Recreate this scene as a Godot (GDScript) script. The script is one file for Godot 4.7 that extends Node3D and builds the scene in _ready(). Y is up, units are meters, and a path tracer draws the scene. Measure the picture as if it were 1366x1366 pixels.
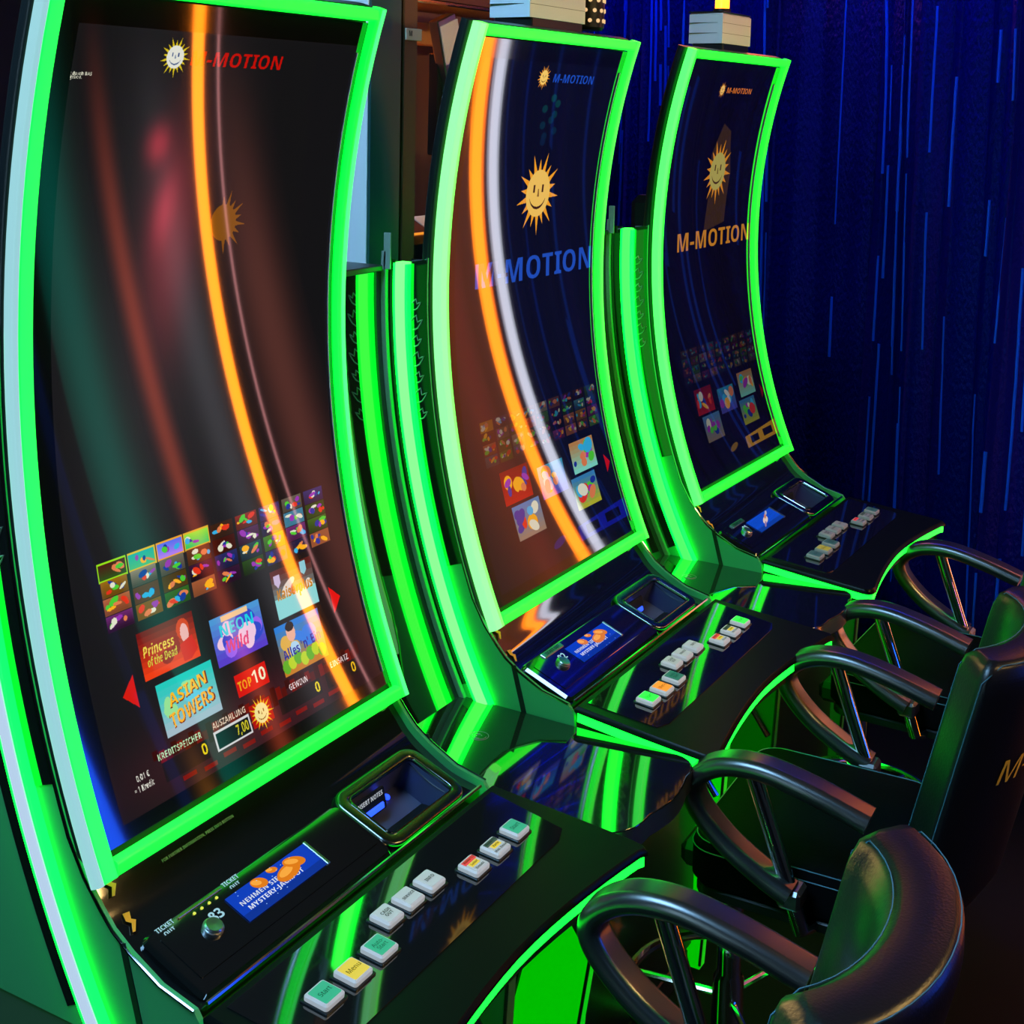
extends Node3D

# ---------------------------------------------------------------- small geometry kit
# A shape is a PackedVector3Array of triangles; commit() turns it into one mesh with normals smoothed below an angle.
var used := {}
var font_bold := SystemFont.new()
var font_thin := SystemFont.new()
var mat := {}
var rng := RandomNumberGenerator.new()

func numbered(called: String) -> String:
	used[called] = used.get(called, -1) + 1
	return called if used[called] == 0 else "%s_%03d" % [called, used[called]]

func tag(o: Node3D, label: String, category: String, group := "") -> Node3D:
	o.set_meta("label", label)
	o.set_meta("category", category)
	if group != "":
		o.set_meta("group", group)
	return o

func thing(called: String, label: String, category: String, at := Vector3.ZERO, yaw := 0.0, group := "") -> Node3D:
	var o := Node3D.new()
	o.name = numbered(called)
	add_child(o)
	o.position = at
	o.rotation.y = yaw
	return tag(o, label, category, group)

func part(called: String, v: PackedVector3Array, m: Material, parent: Node = null, deg := 35.0, uv := PackedVector2Array(), on_axis := false) -> MeshInstance3D:
	var o := MeshInstance3D.new()
	o.name = called if parent else numbered(called)
	o.mesh = commit(v, deg, uv, on_axis)
	o.material_override = m
	(parent if parent else self).add_child(o, true)
	return o

func struct(called: String, v: PackedVector3Array, m: Material, deg := 35.0) -> MeshInstance3D:
	var o := part(called, v, m, null, deg)
	o.set_meta("kind", "structure")
	return o

func commit(v: PackedVector3Array, deg: float, uv: PackedVector2Array, on_axis := false) -> ArrayMesh:   # on_axis: a sheet rolled about the screen's axis
	var count := v.size() / 3
	var faces := PackedVector3Array()
	faces.resize(count)
	var near := {}
	for i in count:
		var n := (v[i * 3 + 1] - v[i * 3]).cross(v[i * 3 + 2] - v[i * 3])
		faces[i] = n
		for k in 3:
			var key := Vector3i((v[i * 3 + k] * 20000.0).round())
			if near.has(key):
				near[key].append(i)
			else:
				near[key] = [i]
	var limit := cos(deg_to_rad(deg))
	var out := PackedVector3Array()
	var normals := PackedVector3Array()
	var uvs := PackedVector2Array()
	for i in count:
		var own := faces[i].normalized()
		for k in [0, 2, 1]:
			var at: Vector3 = v[i * 3 + k]
			var sum := Vector3.ZERO
			for f in near[Vector3i((at * 20000.0).round())]:
				if faces[f].normalized().dot(own) >= limit:
					sum += faces[f]
			out.append(at)
			if on_axis:
				sum = Vector3(0, MID.y - at.y, MID.x - at.z)
			normals.append(sum.normalized() if sum.length() > 1e-14 else Vector3.UP)
			if uv.size():
				uvs.append(uv[i * 3 + k])
	var a := []
	a.resize(Mesh.ARRAY_MAX)
	a[Mesh.ARRAY_VERTEX] = out
	a[Mesh.ARRAY_NORMAL] = normals
	if uv.size():
		a[Mesh.ARRAY_TEX_UV] = uvs
	var m := ArrayMesh.new()
	m.add_surface_from_arrays(Mesh.PRIMITIVE_TRIANGLES, a)
	return m

func quad(v: PackedVector3Array, a: Vector3, b: Vector3, c: Vector3, d: Vector3) -> void:
	v.append_array(PackedVector3Array([a, b, c, a, c, d]))

func outward(v: PackedVector3Array) -> PackedVector3Array:
	var volume := 0.0
	for i in range(0, v.size(), 3):
		volume += v[i].dot(v[i + 1].cross(v[i + 2]))
	if volume < 0.0:
		for i in range(0, v.size(), 3):
			var t := v[i + 1]
			v[i + 1] = v[i + 2]
			v[i + 2] = t
	return v

func moved(v: PackedVector3Array, t: Transform3D) -> PackedVector3Array:
	return t * v

func put(v: PackedVector3Array, x: float, y: float, z: float) -> PackedVector3Array:
	return Transform3D(Basis(), Vector3(x, y, z)) * v

func box(size: Vector3, bevel := 0.0) -> PackedVector3Array:   # chamfered box about its centre
	var v := PackedVector3Array()
	var h := size * 0.5
	var b := minf(bevel, minf(h.x, minf(h.y, h.z)) * 0.9)
	var add := func(pts: Array) -> void:
		var mid := Vector3.ZERO
		for p in pts:
			mid += p
		if (pts[1] - pts[0]).cross(pts[2] - pts[0]).dot(mid) < 0.0:
			pts.reverse()
		for k in range(1, pts.size() - 1):
			v.append_array(PackedVector3Array([pts[0], pts[k], pts[k + 1]]))
	for ax in 3:
		var a1 := (ax + 1) % 3
		var a2 := (ax + 2) % 3
		for s in [-1.0, 1.0]:
			var f := []
			for c in [[-1, -1], [1, -1], [1, 1], [-1, 1]]:
				var p := Vector3.ZERO
				p[ax] = s * h[ax]
				p[a1] = c[0] * (h[a1] - b)
				p[a2] = c[1] * (h[a2] - b)
				f.append(p)
			add.call(f)
		if b > 0.0:
			for s in [-1.0, 1.0]:
				for q in [-1.0, 1.0]:
					var f := []
					for e in [[-1, 0], [1, 0], [1, 1], [-1, 1]]:
						var p := Vector3.ZERO
						p[ax] = e[0] * (h[ax] - b)
						p[a1] = s * (h[a1] - (b if e[1] == 1 else 0.0))
						p[a2] = q * (h[a2] - (0.0 if e[1] == 1 else b))
						f.append(p)
					add.call(f)
	if b > 0.0:
		for s in [-1.0, 1.0]:
			for q in [-1.0, 1.0]:
				for r in [-1.0, 1.0]:
					add.call([Vector3(s * h.x, q * (h.y - b), r * (h.z - b)), Vector3(s * (h.x - b), q * h.y, r * (h.z - b)), Vector3(s * (h.x - b), q * (h.y - b), r * h.z)])
	return v

func prism(poly: PackedVector2Array, rings: Array) -> PackedVector3Array:   # rings: Callables of a polygon point, from one cap to the other
	var v := PackedVector3Array()
	var n := poly.size()
	for k in rings.size() - 1:
		for i in n:
			var j := (i + 1) % n
			quad(v, rings[k].call(poly[i]), rings[k].call(poly[j]), rings[k + 1].call(poly[j]), rings[k + 1].call(poly[i]))
	var t := Geometry2D.triangulate_polygon(poly)
	for i in range(0, t.size(), 3):
		v.append_array(PackedVector3Array([rings[0].call(poly[t[i + 2]]), rings[0].call(poly[t[i + 1]]), rings[0].call(poly[t[i]])]))
		v.append_array(PackedVector3Array([rings[-1].call(poly[t[i]]), rings[-1].call(poly[t[i + 1]]), rings[-1].call(poly[t[i + 2]])]))
	if Geometry2D.is_polygon_clockwise(poly) != true:
		pass
	return outward(v)

func slab(poly: PackedVector2Array, y0: float, y1: float, bevel := 0.0) -> PackedVector3Array:   # polygon in (x, z), standing from y0 to y1
	if bevel <= 0.0:
		return prism(poly, [func(p): return Vector3(p.x, y0, p.y), func(p): return Vector3(p.x, y1, p.y)])
	var small := inset(poly, bevel)
	var find := {}
	for i in poly.size():
		find[poly[i]] = small[i]
	return prism(poly, [func(p): return Vector3(p.x, y0, p.y), func(p): return Vector3(p.x, y1 - bevel, p.y), func(p): return Vector3(find[p].x, y1, find[p].y)])

func inset(poly: PackedVector2Array, d: float) -> PackedVector2Array:   # same number of points, each moved inwards
	var out := PackedVector2Array()
	var n := poly.size()
	var s := 1.0 if Geometry2D.is_polygon_clockwise(poly) else -1.0
	for i in n:
		var a := (poly[i] - poly[(i + n - 1) % n]).normalized()
		var b := (poly[(i + 1) % n] - poly[i]).normalized()
		var na := Vector2(a.y, -a.x) * -s
		var nb := Vector2(b.y, -b.x) * -s
		var m := (na + nb).normalized()
		out.append(poly[i] - m * d / maxf(0.4, m.dot(na)))
	return out

func round_rect(w: float, h: float, r: float, seg := 5) -> PackedVector2Array:
	var p := PackedVector2Array()
	for c in 4:
		var mid: Vector2 = [Vector2(w / 2 - r, h / 2 - r), Vector2(-w / 2 + r, h / 2 - r), Vector2(-w / 2 + r, -h / 2 + r), Vector2(w / 2 - r, -h / 2 + r)][c]
		for i in seg + 1:
			var a := PI / 2 * (c + float(i) / seg)
			p.append(mid + Vector2(cos(a), sin(a)) * r)
	return p

func tube(path: Array, radius: float, sides := 10, closed := false) -> PackedVector3Array:
	var circle := PackedVector2Array()
	for i in sides:
		circle.append(Vector2.from_angle(TAU * i / sides) * radius)
	return sweep(path, circle, Vector3.ZERO, closed)

func sweep(path: Array, profile: PackedVector2Array, side := Vector3.ZERO, closed := false) -> PackedVector3Array:
	# profile.x runs along side (or a transported side), profile.y along side x tangent
	var v := PackedVector3Array()
	var rings := []
	var n := path.size()
	var right := side
	for i in n:
		var t: Vector3
		if closed:
			t = (path[(i + 1) % n] - path[(i + n - 1) % n]).normalized()
		else:
			t = (path[mini(i + 1, n - 1)] - path[maxi(i - 1, 0)]).normalized()
		if side == Vector3.ZERO:
			if i == 0:
				right = t.cross(Vector3.UP if absf(t.y) < 0.9 else Vector3.RIGHT).normalized()
			right = (right - t * right.dot(t)).normalized()
		var up := right.cross(t).normalized()
		var ring := PackedVector3Array()
		for p in profile:
			ring.append(path[i] + right * p.x + up * p.y)
		rings.append(ring)
	var m := profile.size()
	for i in (n if closed else n - 1):
		var a: PackedVector3Array = rings[i]
		var b: PackedVector3Array = rings[(i + 1) % n]
		for k in m:
			quad(v, a[k], a[(k + 1) % m], b[(k + 1) % m], b[k])
	if not closed:
		var t := Geometry2D.triangulate_polygon(profile)
		for i in range(0, t.size(), 3):
			v.append_array(PackedVector3Array([rings[0][t[i]], rings[0][t[i + 1]], rings[0][t[i + 2]]]))
			v.append_array(PackedVector3Array([rings[-1][t[i + 2]], rings[-1][t[i + 1]], rings[-1][t[i]]]))
	return outward(v)

func lathe(profile: Array, seg := 24) -> PackedVector3Array:   # (radius, y) pairs from bottom to top
	var v := PackedVector3Array()
	for k in profile.size() - 1:
		for i in seg:
			var a := TAU * i / seg
			var b := TAU * (i + 1) / seg
			var p: Vector2 = profile[k]
			var q: Vector2 = profile[k + 1]
			quad(v, Vector3(p.x * cos(a), p.y, p.x * sin(a)), Vector3(q.x * cos(a), q.y, q.x * sin(a)), Vector3(q.x * cos(b), q.y, q.x * sin(b)), Vector3(p.x * cos(b), p.y, p.x * sin(b)))
	return outward(v)

func rod(a: Vector3, b: Vector3, r: float, sides := 12) -> PackedVector3Array:
	return tube([a, b], r, sides)

func spline(pts: Array, each := 6, closed := false) -> Array:   # Catmull-Rom through points
	var out := []
	var n := pts.size()
	for i in (n if closed else n - 1):
		var p0 = pts[(i + n - 1) % n] if closed else pts[maxi(i - 1, 0)]
		var p1 = pts[i]
		var p2 = pts[(i + 1) % n]
		var p3 = pts[(i + 2) % n] if closed else pts[mini(i + 2, n - 1)]
		for k in each:
			out.append(p1.cubic_interpolate(p2, p0, p3, float(k) / each))
	if not closed:
		out.append(pts[n - 1])
	return out

func grid(nu: int, nv: int, f: Callable, v: PackedVector3Array, uv = null) -> void:   # f(u, v) with u, v in 0..1
	for i in nu:
		for j in nv:
			var c := [[i, j], [i + 1, j], [i + 1, j + 1], [i, j + 1]]
			var p := []
			for k in c:
				p.append(f.call(float(k[0]) / nu, float(k[1]) / nv))
			quad(v, p[0], p[1], p[2], p[3])
			if uv != null:
				for k in [0, 1, 2, 0, 2, 3]:
					uv.append(Vector2(float(c[k][0]) / nu, 1.0 - float(c[k][1]) / nv))

var letters := {}
func lettering(text: String, height: float, bold := true, skew := 0.0) -> PackedVector3Array:   # flat triangles in (x, y), centred; height is that of a capital
	var key := text + str(bold)
	if not letters.has(key):
		var tm := TextMesh.new()
		tm.font = font_bold if bold else font_thin
		tm.text = text
		tm.font_size = 48
		tm.pixel_size = 1.0
		tm.depth = 0.0
		tm.curve_step = 3.0
		var a := tm.get_mesh_arrays()
		var index = a[Mesh.ARRAY_INDEX]
		var p: PackedVector3Array = a[Mesh.ARRAY_VERTEX]
		var flat := PackedVector3Array()
		if index != null and index.size():
			for i in index:
				flat.append(p[i])
		else:
			flat = p
		var box_ := AABB(flat[0], Vector3.ZERO)
		for q in flat:
			box_ = box_.expand(q)
		for i in flat.size():
			flat[i] -= box_.get_center()
		letters[key] = flat
	var s := height / 35.0
	return Transform3D(Basis(Vector3(s, 0, 0), Vector3(skew * s, s, 0), Vector3(0, 0, s)), Vector3.ZERO) * (letters[key] as PackedVector3Array)

# ---------------------------------------------------------------- printed and displayed pictures
class Painter:
	var im: Image
	var w: int
	var h: int
	var host
	func _init(w_: int, h_: int, host_) -> void:
		w = w_
		h = h_
		host = host_
		im = Image.create(w, h, false, Image.FORMAT_RGB8)
	func rect(u: float, v: float, du: float, dv: float, c: Color) -> void:
		im.fill_rect(Rect2i(roundi(u * w), roundi(v * h), maxi(1, roundi(du * w)), maxi(1, roundi(dv * h))), c)
	func span(y: int, x0: float, x1: float, c: Color) -> void:
		var a := ceili(x0 - 0.5)
		var b := ceili(x1 - 0.5)
		if y >= 0 and y < h and b > a:
			im.fill_rect(Rect2i(a, y, b - a, 1).intersection(Rect2i(0, 0, w, h)), c)
	func poly(pts: Array, c: Color) -> void:   # pixel coordinates, even-odd
		var lo := INF
		var hi := -INF
		for p in pts:
			lo = minf(lo, p.y)
			hi = maxf(hi, p.y)
		for y in range(maxi(0, floori(lo)), mini(h, ceili(hi) + 1)):
			var xs := []
			var cy := y + 0.5
			for i in pts.size():
				var a: Vector2 = pts[i]
				var b: Vector2 = pts[(i + 1) % pts.size()]
				if (a.y <= cy) != (b.y <= cy):
					xs.append(a.x + (cy - a.y) / (b.y - a.y) * (b.x - a.x))
			xs.sort()
			for k in range(0, xs.size() - 1, 2):
				span(y, xs[k], xs[k + 1], c)
	func poly_uv(pts: Array, c: Color) -> void:
		var q := []
		for p in pts:
			q.append(Vector2(p.x * w, p.y * h))
		poly(q, c)
	func ellipse(u: float, v: float, ru: float, rv: float, c: Color, turn := 0.0) -> void:
		var q := []
		for i in 28:
			q.append(Vector2(u * w, v * h) + Vector2(cos(TAU * i / 28.0) * ru * w, sin(TAU * i / 28.0) * rv * h).rotated(turn))
		poly(q, c)
	func text(s: String, u: float, v: float, cap: float, c: Color, fit := 0.0, skew := 0.0, bold := true, turn := 0.0) -> void:   # centred; cap height in parts of the picture's height
		var t: PackedVector3Array = host.lettering(s, cap * h, bold, skew)
		var k := 1.0
		if fit > 0.0:
			var half := 0.0
			for p in t:
				half = maxf(half, absf(p.x))
			k = fit * w / (2.0 * maxf(half, 0.1))
		for i in range(0, t.size(), 3):
			var q := []
			for j in 3:
				q.append(Vector2(u * w, v * h) + Vector2(t[i + j].x * k, -t[i + j].y).rotated(turn))
			poly(q, c)
	func sun(u: float, v: float, r: float, ray: Color, face: Color, ink: Color, whole := true) -> void:   # r in parts of the width
		var c := Vector2(u * w, v * h)
		for i in 18:
			var a := TAU * i / 18.0 + 0.1
			if not whole and cos(a) < -0.1:
				continue
			var long := r * w * (1.0 if i % 2 == 0 else 0.82)
			poly([c + Vector2.from_angle(a - 0.16) * r * w * 0.5, c + Vector2.from_angle(a) * long, c + Vector2.from_angle(a + 0.16) * r * w * 0.5], ray)
		ellipse(u, v, r * 0.56, r * 0.56 * w / h, face if whole else ray)
		if whole:
			for s in [-1.0, 1.0]:
				poly([c + Vector2(s * 0.2 - 0.04, -0.2) * r * w, c + Vector2(s * 0.2 + 0.04, -0.2) * r * w, c + Vector2(s * 0.2 + 0.04, -0.02) * r * w, c + Vector2(s * 0.2 - 0.04, -0.02) * r * w], ink)
			poly([c + Vector2(-0.02, -0.1) * r * w, c + Vector2(0.02, -0.1) * r * w, c + Vector2(0.06, 0.08) * r * w, c + Vector2(-0.03, 0.08) * r * w], ink.lerp(face, 0.4))
			var smile := []
			for i in 13:
				var a := lerpf(0.12 * PI, 0.88 * PI, i / 12.0)
				smile.append(c + Vector2(cos(a) * 0.4, sin(a) * 0.38) * r * w)
			for i in range(12, -1, -1):
				var a := lerpf(0.12 * PI, 0.88 * PI, i / 12.0)
				smile.append(c + Vector2(cos(a) * 0.4, sin(a) * 0.32 - 0.0) * r * w)
			poly(smile, ink)
	func tile(u: float, v: float, du: float, dv: float, a: Color, b: Color, spots: Array, r: RandomNumberGenerator, count := 5) -> void:   # a small picture: two-tone ground with coloured patches
		var n := 8
		for i in n:
			rect(u, v + dv * i / n, du, dv / n + 1.0 / h, a.lerp(b, i / float(n - 1)))
		for i in count:
			var c: Color = spots[r.randi() % spots.size()]
			var ru := du * r.randf_range(0.06, 0.2)
			ellipse(u + r.randf_range(ru, du - ru), v + dv * r.randf_range(0.25, 0.75), ru, dv * r.randf_range(0.08, 0.24), c, r.randf_range(-0.6, 0.6))
	func texture() -> ImageTexture:
		return ImageTexture.create_from_image(im)

# ---------------------------------------------------------------- materials
func plain(called: String, c: Color, rough: float, metal := 0.0, spec := 0.5) -> StandardMaterial3D:
	var m := StandardMaterial3D.new()
	m.resource_name = called
	m.albedo_color = c.linear_to_srgb()
	m.roughness = rough
	m.metallic = metal
	m.metallic_specular = spec
	mat[called] = m
	return m

func glowing(called: String, c: Color, strength := 1.0) -> StandardMaterial3D:   # c in linear light
	if mat.has(called):
		return mat[called]
	var m := plain(called, Color(0.05, 0.05, 0.05), 0.4)
	var top := maxf(c.r, maxf(c.g, c.b))
	m.emission_enabled = true
	m.emission = (c / top).linear_to_srgb()
	m.emission_energy_multiplier = top * strength
	return m

func noise_map(freq: float, size: int, bump: float, kind := FastNoiseLite.TYPE_SIMPLEX, seed_ := 1) -> NoiseTexture2D:
	var n := FastNoiseLite.new()
	n.noise_type = kind
	n.frequency = freq
	n.seed = seed_
	var t := NoiseTexture2D.new()
	t.noise = n
	t.width = size
	t.height = size
	t.seamless = true
	t.as_normal_map = true
	t.bump_strength = bump
	return t

func make_materials() -> void:
	var g := plain("gloss_black", Color(0.006, 0.007, 0.007), 0.045, 0.0, 0.7)
	g.clearcoat_enabled = true
	g.clearcoat = 1.0
	g.clearcoat_roughness = 0.03
	plain("satin_black", Color(0.008, 0.01, 0.01), 0.32, 0.0, 0.4)
	plain("deck_black", Color(0.003, 0.005, 0.004), 0.3, 0.0, 0.22)
	plain("side_panel", Color(0.05, 0.34, 0.11), 0.45, 0.0, 0.35)  # green of the light strips put into the base colour
	plain("engraving", Color(0.22, 0.26, 0.23), 0.5)
	plain("flange", Color(0.20, 0.24, 0.22), 0.3)
	plain("lower_panel", Color(0.42, 0.46, 0.43), 0.45)
	plain("chrome", Color(0.72, 0.74, 0.76), 0.09, 1.0)
	plain("brushed_steel", Color(0.5, 0.52, 0.54), 0.28, 1.0)
	plain("dark_chrome", Color(0.25, 0.26, 0.27), 0.14, 1.0)
	var ap := plain("arm_plastic", Color(0.012, 0.012, 0.013), 0.3, 0.0, 0.7)
	ap.clearcoat_enabled = true
	ap.clearcoat = 1.0
	ap.clearcoat_roughness = 0.25
	plain("pocket", Color(0.05, 0.06, 0.14), 0.28)
	plain("frame_metal", Color(0.16, 0.17, 0.17), 0.22, 1.0)
	plain("white_plastic", Color(0.72, 0.73, 0.74), 0.35)
	plain("print_white", Color(0.78, 0.8, 0.82), 0.5)
	plain("thread", Color(0.04, 0.14, 0.2), 0.6)
	plain("thread_dark", Color(0.03, 0.06, 0.08), 0.6)
	plain("yellow_print", Color(0.85, 0.55, 0.03), 0.5)
	plain("orange_print", Color(0.9, 0.32, 0.02), 0.4)
	plain("wood_dark", Color(0.12, 0.055, 0.03), 0.5)
	plain("wood_pale", Color(0.5, 0.24, 0.09), 0.5)
	plain("wall_dark", Color(0.03, 0.025, 0.03), 0.7)
	plain("floor_dark", Color(0.005, 0.005, 0.007), 0.6, 0.0, 0.2)
	plain("column_paint", Color(0.015, 0.07, 0.08), 0.4)
	plain("cream", Color(0.72, 0.64, 0.5), 0.5)
	plain("gold", Color(0.8, 0.5, 0.15), 0.25, 1.0)
	plain("foil_white", Color(0.75, 0.76, 0.8), 0.4)
	var l := plain("leather", Color(0.006, 0.006, 0.008), 0.33, 0.0, 0.5)
	l.normal_enabled = true
	l.normal_texture = noise_map(0.06, 256, 4.0, FastNoiseLite.TYPE_CELLULAR, 3)
	l.normal_scale = 0.28
	l.uv1_triplanar = true
	l.uv1_scale = Vector3.ONE * 16.0
	var ls := plain("leather_seat", Color(0.004, 0.004, 0.005), 0.6, 0.0, 0.08)
	ls.normal_enabled = true
	ls.normal_texture = l.normal_texture
	ls.normal_scale = 0.28
	ls.uv1_triplanar = true
	ls.uv1_scale = Vector3.ONE * 16.0
	plain("velvet_sheen", Color(0.002, 0.08, 0.9), 0.4, 0.0, 0.2)  # brighter copy of the velvet, its highlights put into the colour
	var c := plain("velvet", Color(0.0006, 0.003, 0.15), 0.4, 0.0, 0.16)
	c.normal_enabled = true
	c.normal_texture = noise_map(0.03, 512, 9.0, FastNoiseLite.TYPE_SIMPLEX_SMOOTH, 8)
	c.normal_scale = 0.8
	c.uv1_triplanar = true
	c.uv1_scale = Vector3(5.0, 1.6, 5.0)

func screen_material(called: String, t: Texture2D, strength: float) -> StandardMaterial3D:
	var m := plain(called, Color(0.004, 0.004, 0.004), 0.03, 0.0, 0.7)
	m.clearcoat_enabled = true
	m.clearcoat = 1.0
	m.clearcoat_roughness = 0.02
	m.emission_enabled = true
	m.emission = Color.WHITE
	m.emission_texture = t
	m.emission_operator = BaseMaterial3D.EMISSION_OP_MULTIPLY
	m.emission_energy_multiplier = strength
	return m

# ---------------------------------------------------------------- the slot machine's curves (z, y), from the row's own axes
const MID := Vector2(1.41024, 1.64322)   # centre of the screen's arc
const RAD := 1.55
const LOW := -24.5
const HIGH := 18.2

func arc(deg: float, behind: float) -> Vector2:
	var a := deg_to_rad(deg)
	return MID + (RAD + behind) * Vector2(-cos(a), sin(a))

func on_arc(x: float, deg: float, behind: float) -> Vector3:
	var p := arc(deg, behind)
	return Vector3(x, p.y, p.x)

func arc_patch(x0: float, x1: float, a0: float, a1: float, behind: float, na := 24) -> PackedVector3Array:
	var v := PackedVector3Array()
	grid(1, na, func(u, t): return on_arc(lerpf(x0, x1, u), lerpf(a0, a1, t), behind), v)
	return v

func arc_bar(x0: float, x1: float, a0: float, a1: float, front: float, back: float, na := 28, r := 0.004) -> PackedVector3Array:   # a bar that follows the arc, rounded across
	var profile := round_rect(x1 - x0, back - front, r, 3)
	var path := []
	for i in na + 1:
		path.append(on_arc((x0 + x1) / 2, lerpf(a0, a1, float(i) / na), (front + back) / 2))
	return sweep(path, profile, Vector3.RIGHT)

func deck_y(z: float) -> float:
	return 0.893 - 0.091 * (z - 0.165)

const APRON := [Vector2(-0.062, 1.055), Vector2(-0.028, 1.006), Vector2(0.0, 0.972), Vector2(0.02, 0.951), Vector2(0.05, 0.931), Vector2(0.1, 0.906), Vector2(0.155, 0.8935)]
const MODULE_TILT := 0.368

func module_frame(x: float, z: float, y: float) -> Transform3D:   # x across, z down the slope, y out of it
	return Transform3D(Basis(Vector3.RIGHT, MODULE_TILT), Vector3(x, y, z))

func flat_text(s: String, cap: float, bold := true) -> PackedVector3Array:   # lying on (x, z), read from +z
	return Transform3D(Basis(Vector3.RIGHT, -PI / 2), Vector3.ZERO) * lettering(s, cap, bold)

func disc(r: float, n := 20) -> PackedVector2Array:
	var p := PackedVector2Array()
	for i in n:
		p.append(Vector2.from_angle(TAU * i / n) * r)
	return p

const ART := [[0.9, 0.2, 0.1], [1.0, 0.7, 0.1], [0.2, 0.7, 0.9], [0.9, 0.9, 0.8], [0.3, 0.8, 0.2], [0.6, 0.2, 0.7], [0.1, 0.2, 0.6], [0.9, 0.5, 0.3]]

func menu_tiles(p: Painter, k: float, warm: float, columns: int, from_u: float, to_u: float) -> void:
	# rows of little game pictures above the large ones; k dims the whole menu
	var spots := []
	for a in ART:
		spots.append(Color(a[0], a[1], a[2]) * k)
	var pitch := (to_u - from_u) / columns
	for c in columns:
		for r in 4:
			var a: Array = ART[rng.randi() % ART.size()]
			var ground := Color(a[0], a[1], a[2]).lerp(Color(0.8, 0.4, 0.2), warm) * (k * rng.randf_range(0.25, 0.8))
			var u := from_u + pitch * c
			var v := 0.686 + 0.0222 * r
			if r == 0 and c < 4 and k > 0.8:
				p.rect(u - 0.003, v - 0.002, pitch * 0.9 + 0.006, 0.0245, [Color(0.6, 0.9, 0.1), Color(0.9, 0.75, 0.15), Color(0.95, 0.65, 0.2), Color(0.9, 0.7, 0.2)][c])
				p.tile(u, v, pitch * 0.9, 0.0195, [Color(0.3, 0.12, 0.08), Color(0.15, 0.7, 0.65), Color(0.35, 0.45, 0.95), Color(0.6, 0.9, 0.25)][c], [Color(0.2, 0.3, 0.1), Color(0.3, 0.75, 0.5), Color(0.7, 0.5, 0.95), Color(0.2, 0.8, 0.4)][c], spots, rng, 4)
			else:
				p.tile(u, v, pitch * 0.88, 0.02, ground, ground * rng.randf_range(0.4, 1.1), spots, rng, 6)

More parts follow.
